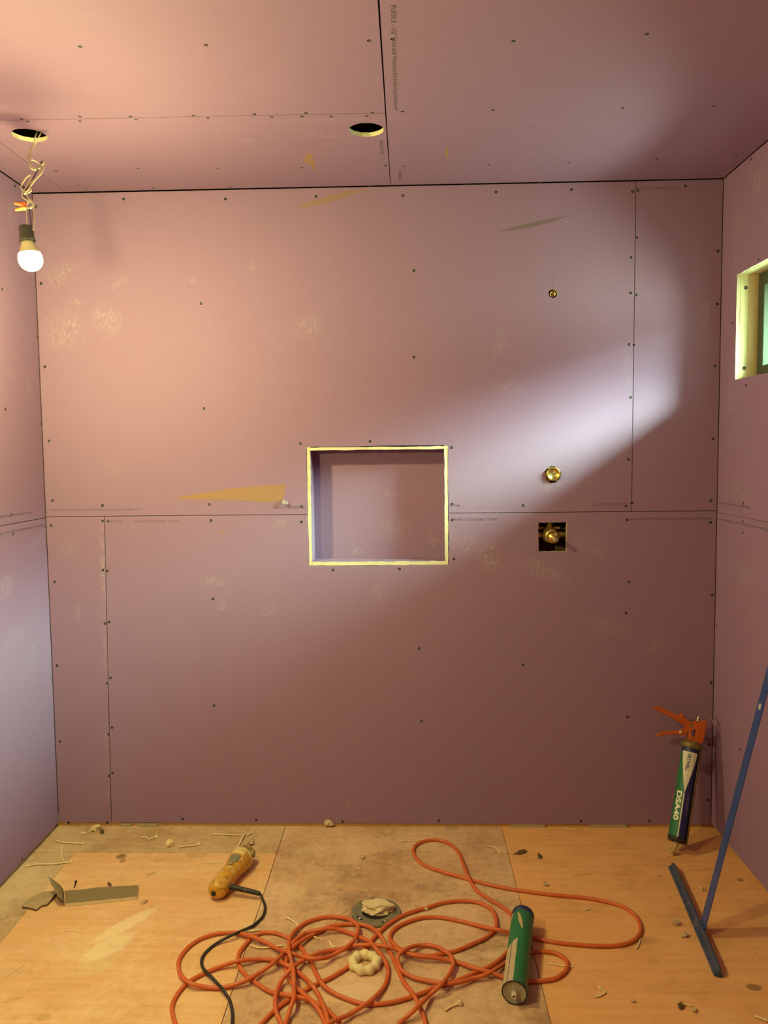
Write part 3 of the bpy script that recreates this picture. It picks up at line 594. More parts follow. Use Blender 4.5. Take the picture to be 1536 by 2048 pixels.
def settle(pts, r, laid, own_gap=24):
    """lay a strand on the floor, lifting it over the strands it crosses"""
    base = catmull([at(u, v, 'z', r+.0006) for u, v in pts], 5)
    n = len(base); need = [r+.0006]*n
    for i, p in enumerate(base):
        for (x, y, z, rr) in laid:
            d = math.hypot(p.x-x, p.y-y)
            if d < (r+rr)*.9: need[i] = max(need[i], z+math.sqrt(max(0, (r+rr)**2-d*d)))
        for j in range(0, i-own_gap):
            q = base[j]; d = math.hypot(p.x-q.x, p.y-q.y)
            if d < 2*r*.9: need[i] = max(need[i], min(need[j], .03)+math.sqrt(max(0, 4*r*r-d*d)))
    need = [min(z, .034) for z in need]
    arc = [0]
    for a, b_ in zip(base, base[1:]): arc.append(arc[-1]+(b_-a).length)
    out = []
    for i in range(n):
        z = r+.0006
        for j in range(max(0, i-25), min(n, i+26)):
            h = need[j]-r-.0006
            if h > 0: z = max(z, r+.0006+h*math.exp(-((arc[i]-arc[j])/.045)**2))
        out.append(z)
    res = []
    P2 = catmull([Vector((u, v, 0)) for u, v in pts], 5)
    for i in range(n):
        q = at(P2[i].x, P2[i].y, 'z', out[i]); res.append(q)
    laid += [(q.x, q.y, q.z, r) for q in res]
    return res
for s in order:
    tube(cord_bm, settle(s, CR, laid), CR, 10)
cord = obj('extension_cord', cord_bm, M_orange, None, True); tag(cord, 'orange extension cord lying in tangled loops across the plywood floor', 'extension cord')

# ---------------------------------------------------------------- yellow corded power tool
def tool_paint(name, col):
    mt, nt, b = nodes_of(name); c = coords(nt); out = mix(nt, noise_(nt, c, 30), tuple(x*.8 for x in col), col)
    out = mix(nt, math_(nt, 'MULTIPLY', ramp(nt, noise_(nt, c, 55, 5, .7), .52, .62), .75), out, (.28, .12, .03))
    out = mix(nt, math_(nt, 'MULTIPLY', ramp(nt, noise_(nt, coords(nt, (1, 1, 1), (.5, .2, .1)), 42, 6, .7), .50, .64), .65), out, (.72, .55, .30))
    nt.links.new(out, b.inputs['Base Color']); b.inputs['Roughness'].default_value = .5; return mt
M_yel = tool_paint('dirty_yellow', (.72, .36, .03)); M_gear = tool_paint('grimy_gear_case', (.32, .22, .08))
M_blk = simple('black_rubber', (.022, .020, .018), .55, var=.3, dust=(.3, .22, .14), dust_amt=.3)
ta = at(429, 1786, 'z', .034); tb = at(497, 1699, 'z', .044); axis = (tb-ta).normalized(); TL = (tb-ta).length
tool = empty('power_tool', (ta.x, ta.y, 0)); tag(tool, 'yellow corded cut-out tool caked in plaster, lying on the plywood', 'power tool')
sidev = axis.cross(Z_).normalized(); upv = sidev.cross(axis).normalized()
def tl(t, r, fl=1.0):
    return t, r
bm = bmesh.new(); k_ = TL/.30
lathe(bm, ta, axis, [(0, 0), (0, .012), (.004*k_, .021), (.012*k_, .028), (.026*k_, .032), (.05*k_, .0325), (.07*k_, .031), (.10*k_, .030), (.14*k_, .031), (.165*k_, .0335), (.19*k_, .0375), (.222*k_, .0400), (.228*k_, .0385)], 36, 0, sidev)
body = obj('housing', bm, M_yel, tool, True)
bm = bmesh.new(); lathe(bm, ta, axis, [(.226*k_, .0385), (.229*k_, .0410), (.238*k_, .0410), (.241*k_, .0385)], 36, 0, sidev); obj('front_band', bm, simple('pale_band', (.66, .50, .22), .6, dust=(.75, .6, .38), dust_amt=.5), tool, True)
bm = bmesh.new(); lathe(bm, ta, axis, [(.238*k_, .037), (.248*k_, .034), (.258*k_, .028), (.270*k_, .0265), (.285*k_, .0265), (.294*k_, .021), (.300*k_, .013), (.300*k_, 0)], 32, 0, sidev); gear = obj('gear_case', bm, M_gear, tool, True)
bm = bmesh.new(); lathe(bm, ta+axis*.272*k_+sidev*.012, (sidev+axis*.2), [(0, .013), (.020, .013), (.022, .010), (.022, 0)], 20); obj('lock_button', bm, M_gear, gear, True)
bm = bmesh.new(); lathe(bm, ta-axis*.0004-upv*.002-sidev*.003, -axis, [(0, .0085), (.0022, .0085), (.0022, .0068), (.0006, .0060), (.0006, 0)], 20); obj('vent_plug', bm, M_blk, tool, True)
def saddle(name, t0, t1, half, r_of, mat, lift=.0008, parent=None):
    bm = bmesh.new(); rows = []
    for i in range(9):
        t = t0+(t1-t0)*i/8; row = []
        for j in range(9):
            a = -half+2*half*j/8; row.append(bm.verts.new(ta+axis*t+(upv*math.cos(a)+sidev*math.sin(a))*(r_of(t)+lift)))
        rows.append(row)
    for a, b_ in zip(rows, rows[1:]):
        for j in range(8): bm.faces.new((a[j], a[j+1], b_[j+1], b_[j]))
    bmesh.ops.recalc_face_normals(bm, faces=bm.faces[:]); bmesh.ops.solidify(bm, geom=bm.faces[:], thickness=.0012)
    return obj(name, bm, mat, parent or tool, True)
def r_of(t):
    pr = [(.05*k_, .0325), (.07*k_, .031), (.10*k_, .030), (.14*k_, .031), (.165*k_, .0335), (.19*k_, .0375), (.222*k_, .0400)]
    for (a, ra), (b_, rb) in zip(pr, pr[1:]):
        if t <= b_: return ra+(rb-ra)*max(0, (t-a))/(b_-a)
    return pr[-1][1]
saddle('rating_plate', .150*k_, .190*k_, .50, r_of, simple('grey_plate', (.22, .20, .14), .5, var=.5, scale=220))
saddle('raised_panel', .092*k_, .125*k_, .45, r_of, M_yel, .0015)
saddle('switch_slide', .128*k_, .146*k_, .30, r_of, M_gear, .003)
saddle('raised_panel', .198*k_, .220*k_, .75, r_of, simple('pale_yellow', (.74, .52, .20), .6, dust=(.8, .66, .45), dust_amt=.6), .001)
ra_ = ta+axis*.055*k_+sidev*.026-upv*.004
sr_end = at(519, 1787, 'z', .022); sr_mid = at(490, 1780, 'z', .029)
bm = bmesh.new(); pts = catmull([ra_, sr_mid, sr_end], 8); tube(bm, pts, [.0088-.0020*i/(len(pts)-1)+(.0006 if i % 2 else 0) for i in range(len(pts))], 14); obj('strain_relief', bm, M_blk, tool, True)
bm = bmesh.new(); lathe(bm, ra_-sidev*.004, (pts[1]-pts[0]), [(0, .012), (.008, .012), (.010, .009), (.010, 0)], 16); obj('cord_boss', bm, M_yel, tool, True)
pc = [(524,1797),(530,1812),(527,1830),(515,1844),(501,1854),(476,1865),(454,1875),(431,1888),(415,1901),(405,1914),(403,1926),(408,1939),(421,1952),(436,1968),(449,1984),(459,2000),(463,2016),(465,2032),(464,2048),(463,2062)]
pth = settle(pc, .0043, laid)
lead = catmull([pts[-2], pts[-1], at(522, 1791, 'z', .016), pth[2]], 5)
bm = bmesh.new(); tube(bm, lead[:-1]+pth[2:], .0043, 10); obj('power_cord', bm, M_blk, tool, True)

# ---------------------------------------------------------------- adhesive cartridges
M_green = simple('green_label', (0.020, 0.165, 0.070), 0.42, var=.12, dust=(.40, .36, .24), dust_amt=.22)
M_blue = simple('navy_label', (0.018, 0.020, 0.115), 0.42, var=.12); M_white = simple('cream_label', (0.74, 0.68, 0.56), 0.5, var=.05)
M_tan = simple('dirty_label', (.50, .38, .24), .6, var=.35, scale=160); M_clear = simple('grey_plastic', (.40, .36, .27), .35, var=.15)
M_ltext = simple('label_white', (.84, .82, .70), .5); M_dtext = simple('label_navy', (.02, .02, .07), .5)
def wrap_text(s, size, place, parent, mat, sub=4, bold=0.0, width=None):
    """lettering bent round a cylinder; place(x, y) gives the room point"""
    me = text_mesh(s, size, 1.0, bold, 0.0); bm = bmesh.new(); bm.from_mesh(me); bpy.data.meshes.remove(me)
    bmesh.ops.triangulate(bm, faces=bm.faces[:])
    for _ in range(sub):
        es = [e for e in bm.edges if e.calc_length() > size*.09]
        if not es: break
        bmesh.ops.subdivide_edges(bm, edges=es, cuts=1); bmesh.ops.triangulate(bm, faces=bm.faces[:])
    w = max(v.co.x for v in bm.verts); kx = (width/w) if width else 1
    for v in bm.verts: v.co = place(v.co.x*kx, v.co.y)
    bm.normal_update()
    return obj('label_lettering', bm, mat, parent)
def barrel(name, o, a, u, L, R, pick, mats, parent, nseg=96, nlen=110):
    w = a.cross(u); bm = bmesh.new(); rings = []
    for i in range(nlen+1): rings.append([bm.verts.new(o+a*(L*i/nlen)+(u*math.cos(2*math.pi*k/nseg)+w*math.sin(2*math.pi*k/nseg))*R) for k in range(nseg)])
    for i in range(nlen):
        for k in range(nseg):
            ang = (2*math.pi*(k+.5)/nseg+math.pi) % (2*math.pi)-math.pi
            bm.faces.new((rings[i][k], rings[i][(k+1) % nseg], rings[i+1][(k+1) % nseg], rings[i+1][k])).material_index = pick((i+.5)/nlen, ang)
    bmesh.ops.recalc_face_normals(bm, faces=bm.faces[:])
    return obj(name, bm, mats, parent, True)
# the one lying on the floor
RC = .0335; HT = CR*2+.001
ca = at(1029, 1985, 'z', RC+.0015); cb = at(1046, 1831, 'z', RC+HT*.9); cax = (cb-ca).normalized(); CL_ = (cb-ca).length
cart = empty('adhesive_cartridge', (ca.x, ca.y, 0)); tag(cart, 'empty green adhesive cartridge with blue rim lying on the orange cord', 'adhesive cartridge')
cside = cax.cross(Z_).normalized(); cup = cside.cross(cax).normalized()
def pick_floor(t, ang):       # ang measured from up towards the camera's right
    if t > .94: return 1
    if t < .55-.10*max(0, min(1, (-ang)/1.0)) and -1.25 < ang < -.12:
        return 3 if (abs(ang+.62) < .035 or ang > -.16) else 2
    if .66 < t < .90 and abs(ang-(-.35+(.90-t)*2.2)) < .16*math.sin((t-.66)/.24*math.pi)**.6: return 4
    if t > .84 and -1.3 < ang < -.85-(.94-t)*3: return 2
    return 0
barrel('tube_body', ca, cax, cup, CL_, RC, lambda t, a: pick_floor(t, a), [M_green, M_blue, M_tan, M_dtext, simple('bare_scrape', (.52, .34, .17), .7, var=.3, scale=150)], cart)
bm = bmesh.new(); lathe(bm, ca, -cax, [(-.001, RC+.0003), (.0012, RC+.0004), (.0022, RC-.001), (.0018, RC-.003), (-.004, RC-.003)], 48, caps=False); obj('end_rim', bm, M_blk, cart, True)
bm = bmesh.new(); lathe(bm, ca, -cax, [(-.006, RC-.0015), (.001, RC-.0022), (.0012, RC-.004), (-.003, RC-.008), (-.0035, .013), (-.002, .012), (-.002, 0)], 48); obj('piston', bm, M_clear, cart, True)
bm = bmesh.new(); lathe(bm, ca-cup*.002, -cax+cside*.0, [(-.003, .0085), (.014, .0075), (.016, .0068), (.016, .0040), (.004, .0035), (.004, 0)], 20); obj('plug_stub', bm, simple('pale_plastic', (.62, .54, .40), .45), cart, True)
bm = bmesh.new(); lathe(bm, cb, cax, [(-.02, RC+.0006), (-.001, RC+.0006), (.003, RC-.003), (.004, .012), (.010, .010), (.012, 0)], 40); obj('shoulder_cap', bm, M_blue, cart, True)

# the caulking gun in the corner and the cartridge it holds
tip = at(1346, 1712, 'floor'); tip.z = .003
Kp = at(1392, 1478, 'y', 2.945)
ga = (Kp-tip).normalized(); gs = Vector((-1, .06, 0)); gs = (gs-ga*gs.dot(ga)).normalized(); gn = ga.cross(gs)
if gn.y > 0: gn = -gn
gun = empty('caulking_gun', (tip.x, tip.y, 0)); tag(gun, 'orange-handled caulking gun standing on its nozzle in the right corner', 'caulking gun')
def gpl(u, v): return at_plane(u, v, tip, gn)
def gl2(u, v):
    p = gpl(u, v)-tip; return (p.dot(gs), p.dot(ga))
GM = basis(tip, gs, ga)            # z = gs x ga
zsgn = 1 if GM.col[2].to_3d().dot(gn) > 0 else -1
def gplate(name, px, thick, mat, holes=(), parent=None, bevel=.0025, shift=0.0):
    me = plate([gl2(*p) for p in px], [[gl2(*p) for p in h] for h in holes], thick, basis(tip+GM.col[2].to_3d()*(thick/2)+gn*shift, gs, ga), bevel)
    return mobj(name, me, mat, parent or gun)
M_gor = simple('orange_casting', (.46, .085, .008), .42, var=.15, scale=30); M_cradle = simple('grimy_steel', (.23, .15, .055), .5, .35, var=.45, scale=70, dust=(.55, .45, .3), dust_amt=.3)
gplate('handle_block', [(1375,1481),(1376,1462),(1381,1455),(1392,1446),(1400,1443),(1409.5,1439),(1410.5,1450),(1406,1477),(1402,1487.5),(1390,1486)], .034, M_gor, [[(1381,1460),(1390.5,1459),(1388,1473),(1380.5,1473)]])
gplate('handle', [(1305,1414),(1310,1411.5),(1317,1413),(1336,1421),(1352,1429),(1360,1430),(1361,1425),(1365.5,1427),(1367,1433),(1378,1442),(1386,1444.5),(1392,1440.5),(1395,1447),(1391,1457),(1376,1460),(1367,1450),(1340,1434),(1319,1423),(1307.5,1417)], .022, M_gor, bevel=.004)
gplate('trigger', [(1311,1472.5),(1315,1467),(1323,1463.5),(1340,1461),(1357,1461),(1368,1455),(1379,1451),(1386,1457),(1376,1463),(1370,1469),(1365,1473),(1359,1467),(1351,1470.5),(1345,1467.5),(1337,1471),(1331,1468.5),(1320,1471),(1314.5,1473.5)], .017, M_gor, bevel=.003)
bm = bmesh.new(); pv = gpl(1381.5, 1452); lathe(bm, pv-gn*.014, gn, [(0, .0075), (.028, .0075), (.030, .006), (.030, 0)], 18); obj('pivot_pin', bm, M_cradle, gun, True)
bm = bmesh.new(); pv = gpl(1360, 1464); lathe(bm, pv-gn*.004, gn, [(0, .006), (.017, .006), (.019, .004), (.019, 0)], 14); obj('trigger_dust_lump', bm, simple('dusty_lump', (.62, .48, .28), .8), gun, True)
hk = [(1389,1500),(1393,1465),(1396,1438),(1399,1432),(1404,1429),(1410,1428.4),(1416.5,1430.5),(1423.5,1440),(1427,1446),(1430,1452)]
bm = bmesh.new(); tube(bm, catmull([gpl(*p) for p in hk], 6), .0032, 10); obj('hook_rod', bm, M_chrome, gun, True)
# cartridge axis inside the gun
c_lo = gpl(1354.5, 1676); c_hi = gpl(1382, 1497); ea = (c_hi-c_lo).normalized(); EL = (c_hi-c_lo).length; ER = .0315
es_ = (gs-ea*gs.dot(ea)).normalized(); en = (gn-ea*gn.dot(ea)); en = (en-es_*en.dot(es_)).normalized()
# cradle: half shell on the right and rear of the cartridge
bm = bmesh.new(); rows = []
for t in (-.012, EL+.012):
    rows.append([bm.verts.new(c_lo+ea*t+(en*math.cos(a)+es_*math.sin(a))*(ER+.0055)) for a in [math.radians(-46-k*8) for k in range(21)]])
for j in range(20): bm.faces.new((rows[0][j], rows[0][j+1], rows[1][j+1], rows[1][j]))
bmesh.ops.recalc_face_normals(bm, faces=bm.faces[:]); bmesh.ops.solidify(bm, geom=bm.faces[:], thickness=.0016); obj('cradle', bm, M_cradle, gun, True)
bm = bmesh.new(); lathe(bm, c_hi, ea, [(.0, ER+.002), (.002, ER+.0065), (.016, ER+.006), (.026, ER-.004), (.028, .012), (.028, 0)], 40); obj('rear_cap', bm, M_cradle, gun, True)
bm = bmesh.new()
for k in range(24):
    a0, a1 = [math.radians(-20-10*(k+q)) for q in (0, 1)]
    quad = []
    for t in (-.016, -.0135):
        for rr, aa in ((.012, a0), (ER+.003, a0), (ER+.003, a1), (.012, a1)): quad.append(bm.verts.new(c_lo+ea*t+(en*math.cos(aa)+es_*math.sin(aa))*rr))
    for f in ((0,1,2,3), (7,6,5,4), (0,4,5,1), (1,5,6,2), (2,6,7,3), (3,7,4,0)): bm.faces.new([quad[i] for i in f])
bmesh.ops.remove_doubles(bm, verts=bm.verts[:], dist=.00001); bmesh.ops.recalc_face_normals(bm, faces=bm.faces[:]); obj('front_plate', bm, M_cradle, gun)
# cartridge
cart2 = empty('adhesive_cartridge', (c_lo.x, c_lo.y, c_lo.z)); tag(cart2, 'DSA40 drywall adhesive cartridge, green white and navy, held upright in the caulking gun', 'adhesive cartridge')
# angle 0 faces the viewer, positive = viewer's left (es_)
bar_w = ea.cross(en)
sgn = 1 if bar_w.dot(es_) > 0 else -1
def ang_w(t): return .10+.02*t
def pick_gun(t, ang):
    ang *= sgn
    if t > .955: return 1
    edge = .06-.10*t if t < .50 else .06-.05
    if t > .50:
        k = (t-.50)/.455
        lo, hi = .24-k*.95, .24+k*1.0
        if lo < ang < hi: return 2
        return 0 if ang >= hi else 1
    if abs(ang-.26) < .05: return 2
    return 0 if ang > .26 else 1
barrel('tube_body', c_lo, ea, en, EL, ER, pick_gun, [M_green, M_blue, M_white], cart2, 96, 140)
bm = bmesh.new(); lathe(bm, c_lo, -ea, [(-.006, ER+.0012), (.004, ER+.0014), (.010, ER-.001), (.011, .014), (.012, .0)], 40); obj('front_rim', bm, M_blk, cart2, True)
bm = bmesh.new(); nz = tip; nd = (c_lo-ea*.010-nz); NL = nd.length
lathe(bm, nz, nd, [(0, 0), (0, .0035), (NL*.5, .0065), (NL*.86, .0085), (NL, .0095), (NL, 0)], 18); obj('nozzle', bm, simple('nozzle_plastic', (.52, .36, .17), .5, var=.2), cart2, True)
bm = bmesh.new(); bmesh.ops.create_icosphere(bm, subdivisions=3, radius=.010)
for v in bm.verts: v.co = v.co*(1+.5*(noise.noise(v.co*180)))+nz+nd*.28+gs*.004
obj('adhesive_smear', bm, simple('adhesive', (.50, .34, .16), .6, var=.3), cart2, True)
def on_gun(a0, t0, flip=1, rr=ER+.0004):
    def f(x, y):
        a = a0-y/ER; return c_lo+ea*(t0-x)+(en*math.cos(a)+es_*math.sin(a))*rr
    return f
wrap_text('DSA40', .0270, on_gun(1.08, EL*.515), cart2, M_ltext, 4, .0011, .104)
wrap_text('DRYWALL', .0165, on_gun(.50, EL*.940), cart2, M_dtext, 4, .0006, .062)
M_fine = simple('fine_print_ink', (.30, .28, .34), .6)
for a0, t0, t1 in ((-.20, .49, .33), (-.34, .49, .24), (.56, .92, .74)):
    bm = bmesh.new(); q = on_gun(a0, 0); v = []
    for i in range(9):
        t = (t0+(t1-t0)*i/8)*EL; v.append((bm.verts.new(q(-t, -.0006)), bm.verts.new(q(-t, .0006))))
    for a, b_ in zip(v, v[1:]): bm.faces.new((a[0], a[1], b_[1], b_[0]))
    obj('fine_print', bm, M_fine, cart2)

# ---------------------------------------------------------------- blue drywall T-square leaning on the right wall
M_bl = simple('blue_anodised', (0.028, 0.070, 0.270), 0.42, .1, var=.2, scale=50, dust=(.30, .30, .34), dust_amt=.25)
M_bl2 = simple('dirty_blue', (0.045, 0.065, 0.15), 0.55, .1, var=.35, scale=60, dust=(.36, .30, .22), dust_amt=.6)
ha = at(1343, 1738, 'floor'); hb = at(1436, 1956, 'floor'); hd = (hb-ha).normalized(); hx = Vector((-hd.y, hd.x, 0)); hx = hx if hx.x > 0 else -hx
hm = at(1406, 1868, 'floor'); hm = ha+hd*((hm-ha).dot(hd))
tsq = empty('drywall_square', (hm.x, hm.y, 0)); tag(tsq, 'blue metal T-square, head on the floor and blade leaning on right wall', 'T-square')
al = math.radians(77.6); bd = hx*math.cos(al)+Z_*math.sin(al); bn = hx*math.sin(al)-Z_*math.cos(al)
HL = (hb-ha).length
# head: hollow channel with a lip, tilted with the blade
prof = [(-.012, .001), (-.012, .006), (-.004, .010), (-.004, .026), (.0, .028), (.004, .026), (.004, .010), (.012, .006), (.012, .001)]
bm = bmesh.new(); rings = []
for k, s in ((0, 0), (1, .025), (2, HL-.025), (3, HL)):
    rings.append([bm.verts.new(ha+hd*s+bn*x+bd*(y if k in (1, 2) else min(y, .020))) for x, y in prof])
for a, b_ in zip(rings, rings[1:]):
    for j in range(len(prof)): bm.faces.new((a[j], a[(j+1) % len(prof)], b_[(j+1) % len(prof)], b_[j]))
bm.faces.new(rings[0][::-1]); bm.faces.new(rings[-1]); bmesh.ops.recalc_face_normals(bm, faces=bm.faces[:])
zmin = min(v.co.z for v in bm.verts)
for v in bm.verts: v.co.z += .0012-zmin
obj('head', bm, M_bl2, tsq)
bm = bmesh.new(); BW = .0235; BLn = 1.215; off = bn*.0055+Z_*(.0012-zmin)
v = []
for t in (.016, BLn):
    for sx, sn in ((-BW, -.0012), (BW, -.0012), (BW, .0012), (-BW, .0012)): v.append(bm.verts.new(hm+hd*sx+bn*sn+off+bd*t))
for f in ((0,1,2,3), (7,6,5,4), (0,4,5,1), (1,5,6,2), (2,6,7,3), (3,7,4,0)): bm.faces.new([v[i] for i in f])
bmesh.ops.recalc_face_normals(bm, faces=bm.faces[:]); obj('blade', bm, M_bl, tsq)
bm = bmesh.new()
for sx in (-.012, .012):
    lathe(bm, hm+hd*sx+off+bd*.024-bn*.0012, -bn, [(0, .0035), (.0015, .003), (.002, 0)], 12)
obj('rivet', bm, M_chrome, tsq, True)
bm = bmesh.new(); lathe(bm, hm+off+bd*.72+bn*.0013-bn*.003, -bn, [(0, .010), (.0006, .010), (.0006, 0)], 20); obj('round_sticker', bm, simple('pale_sticker', (.5, .5, .5), .5), tsq)

# ---------------------------------------------------------------- floor flange and paper wad
fc = at(752, 1827, 'floor'); RF = .079
flg = empty('floor_flange', (fc.x, fc.y, 0)); tag(flg, 'grey round drain flange set in the plywood floor behind the cord', 'floor flange')
def slot(a0, a1, r0, r1, n=8): return [(r1*math.cos(a0+(a1-a0)*k/n), r1*math.sin(a0+(a1-a0)*k/n)) for k in range(n+1)]+[(r0*math.cos(a1+(a0-a1)*k/n), r0*math.sin(a1+(a0-a1)*k/n)) for k in range(n+1)]
M_flange = simple('grey_flange', (.21, .18, .13), .55, .2, var=.4, scale=50, dust=(.4, .32, .22), dust_amt=.4)
me = plate(circ(0, 0, RF, 56), [circ(0, 0, .044, 40), slot(-1.25, -.95, .058, .067), slot(-2.7, -2.3, .058, .067), slot(.35, .75, .056, .067), slot(1.9, 2.3, .058, .067)], .006, Matrix.Translation((fc.x, fc.y, .0075)), .0015)
mobj('flange_ring', me, M_flange, flg)
for a in (-2.45, -1.05):
    bm = bmesh.new(); lathe(bm, Vector((fc.x+.0625*math.cos(a), fc.y+.0625*math.sin(a), .0065)), Z_, [(0, .006), (.003, .0056), (.0045, .003), (.0045, 0)], 12); obj('screw_head', bm, M_chrome, flg, True)
bm = bmesh.new(); lathe(bm, Vector((fc.x, fc.y, .0012)), Z_, [(0, .0), (0, .0436), (.004, .0436), (.004, .0435)], 40); obj('drain_throat', bm, M_dark, flg)
def lump(name, c, dims, label, cat, mat, seed=0, sub=4, amp=.35, freq=1.6, group=None, facet=False, rot=0):
    bm = bmesh.new(); bmesh.ops.create_icosphere(bm, subdivisions=sub, radius=1.0); mz = 9
    for v in bm.verts:
        d = v.co.normalized(); k = 1+amp*noise.noise(d*freq+Vector((seed*7.1, seed*3.3, 0)))+amp*.4*noise.noise(d*freq*3.1+Vector((0, seed*5.0, 1)))
        p = Vector((d.x*k*dims[0], d.y*k*dims[1], max(d.z, -.55)*k*dims[2]))
        v.co = p
    for v in bm.verts:
        x, y = v.co.x, v.co.y; v.co.x = x*math.cos(rot)-y*math.sin(rot); v.co.y = x*math.sin(rot)+y*math.cos(rot)
    mz = min(v.co.z for v in bm.verts)
    for v in bm.verts: v.co += Vector((c.x, c.y, c.z-mz))
    return tag(obj(name, bm, mat, None, not facet), label, cat, group)
M_wad = simple('tan_wad', (.70, .54, .34), .85, var=.2, scale=70)
lump('paper_wad', Vector((fc.x+.006, fc.y+.006, .0058)), (.050, .034, .018), 'crumpled tan paper wad stuffed in the grey floor flange', 'paper', M_wad, 3, 3, .5, 1.9, facet=True)
# ring of plumber's wax
M_foam = simple('cream_wax', (.80, .66, .38), .7, var=.1, scale=60)
rc = at(730, 1933, 'floor'); bm = bmesh.new(); n1, n2 = 72, 18; rr = []
for i in range(n1):
    a = 2*math.pi*i/n1; d = Vector((math.cos(a), math.sin(a), 0))
    k = 1+.16*math.sin(a*9+.6*math.sin(2*a))+.25*noise.noise(d*2.3); rt = .0125*k; R0 = .0345*(1+.10*noise.noise(d*1.3+Vector((5, 2, 0))))
    rr.append([bm.verts.new(Vector((rc.x, rc.y, .0125))+d*(R0+rt*math.cos(2*math.pi*j/n2))+Vector((0, 0, max(-.0123, rt*1.05*math.sin(2*math.pi*j/n2))))) for j in range(n2)])
for i in range(n1):
    for j in range(n2): bm.faces.new((rr[i][j], rr[(i+1) % n1][j], rr[(i+1) % n1][(j+1) % n2], rr[i][(j+1) % n2]))
bmesh.ops.recalc_face_normals(bm, faces=bm.faces[:])
tag(obj('putty_ring', bm, M_foam, None, True), 'lumpy cream-coloured ring lying inside the orange cord loops', 'ring')

# ---------------------------------------------------------------- drywall offcuts
M_grey = simple('grey_back_paper', (.235, .165, .085), .85, var=.14, scale=60)
zt = .0127
cor = [at(131, 1807.5, 'z', zt), at(274, 1793, 'z', zt), at(277, 1770, 'z', zt), at(258, 1771.5, 'z', zt), at(240, 1772, 'z', zt), at(215, 1773.5, 'z', zt), at(190, 1775, 'z', zt), at(165, 1779, 'z', zt), at(129, 1781, 'z', zt)]
scr = empty('drywall_offcut', (cor[0].x+.1, cor[0].y+.03, 0)); tag(scr, 'rectangular drywall strip lying grey side up with a torn paper end', 'drywall offcut')
bm = bmesh.new(); tv = [bm.verts.new(p) for p in cor]; bv = [bm.verts.new(Vector((p.x, p.y, .0012))) for p in cor]; nn = len(cor)
bm.faces.new(tv).material_index = 0; bm.faces.new(bv[::-1]).material_index = 1
for i in range(nn): bm.faces.new((bv[i], bv[(i+1) % nn], tv[(i+1) % nn], tv[i])).material_index = 1
bmesh.ops.recalc_face_normals(bm, faces=bm.faces[:]); obj('board_strip', bm, [M_grey, M_gyp], scr)
# torn paper standing at its left end
bm = bmesh.new(); e0 = cor[0]; e1 = cor[-1]; rows = []
for i in range(9):
    t = i/8; base = e0.lerp(e1, t); h = .030+.030*t+(.006*math.sin(t*17))
    rows.append([bm.verts.new(base+Vector((-.004-.040*s*s*(.5+t*.7), .004*math.sin(s*3+t), -.008+h*s))) for s in (0, .25, .5, .75, 1)])
for a, b_ in zip(rows, rows[1:]):
    for j in range(4): bm.faces.new((a[j], a[j+1], b_[j+1], b_[j]))
bmesh.ops.recalc_face_normals(bm, faces=bm.faces[:]); bmesh.ops.solidify(bm, geom=bm.faces[:], thickness=.001); obj('torn_paper', bm, M_grey, scr, True)
# small torn offcut, folded along a ridge
pl = [(44,1817),(54,1803),(86,1793.6),(116,1791),(112,1796),(94.5,1813),(84,1815),(73,1823.5),(62,1820)]
bm = bmesh.new(); bot = []; topv = []
for i, (u, v_) in enumerate(pl):
    p = at(u, v_, 'floor'); bot.append(bm.verts.new(p+Z_*.0012+Z_*(.004 if 2 <= i <= 4 else 0))); topv.append(bm.verts.new(p+Z_*(.0075+(.010 if 2 <= i <= 4 else .0))))
cen = at(80, 1807, 'floor'); ct = bm.verts.new(cen+Z_*.016); cb_ = bm.verts.new(cen+Z_*.008); nn = len(pl)
for i in range(nn):
    j = (i+1) % nn
    bm.faces.new((topv[i], topv[j], ct)).material_index = 0; bm.faces.new((bot[j], bot[i], cb_)).material_index = 1
    bm.faces.new((bot[i], bot[j], topv[j], topv[i])).material_index = 1
bmesh.ops.recalc_face_normals(bm, faces=bm.faces[:])
tag(obj('drywall_offcut', bm, [simple('tan_paper', (.40, .28, .16), .85, var=.2), simple('dark_tear', (.16, .09, .05), .9)]), 'small torn triangular drywall scrap left of the grey strip', 'drywall offcut')
# loose screw behind the strip
sp0 = at(148, 1778, 'floor')+Z_*.003; sp1 = at(152, 1766, 'floor')+Z_*.0055; sd = (sp1-sp0).normalized()
bm = bmesh.new(); L_ = (sp1-sp0).length; lathe(bm, sp0, sd, [(0, 0), (.006, .0017), (L_-.008, .0019), (L_-.005, .0024), (L_-.001, .0042), (L_, .0042), (L_, 0)], 12)
tag(obj('loose_screw', bm, M_screw, None, True), 'loose black screw lying behind the grey drywall strip', 'screw')

# ---------------------------------------------------------------- shims wedged under the back wall
M_shim = simple('shim_board', (.42, .33, .22), .85, var=.2, scale=80)
for (u0, u1, h, lab) in ((1021, 1090, .014, 'grey drywall shim under the back wall, nearer the middle of the right half'), (1180, 1254, .014, 'grey drywall shim under the back wall, just left of the caulking gun'),
                         (277, 315, .014, 'longer pale shim under the left end of the back wall'), (243, 262, .014, 'short pale shim under the left end of the back wall')):
    a, b_ = at(u0, 1652, 'back'), at(u1, 1652, 'back'); bm = bmesh.new(); box(bm, (a.x, YB-.0015, .0012), (b_.x, YB+.006, h-.0012))
    bmesh.ops.subdivide_edges(bm, edges=[e for e in bm.edges if e.calc_length() > .02], cuts=8)
    for v in bm.verts: v.co += Vector((0, random.uniform(-.001, .0005), random.uniform(-.0008, 0)))
    tag(obj('drywall_shim', bm, M_shim), lab, 'shim', 'shims under the back wall')

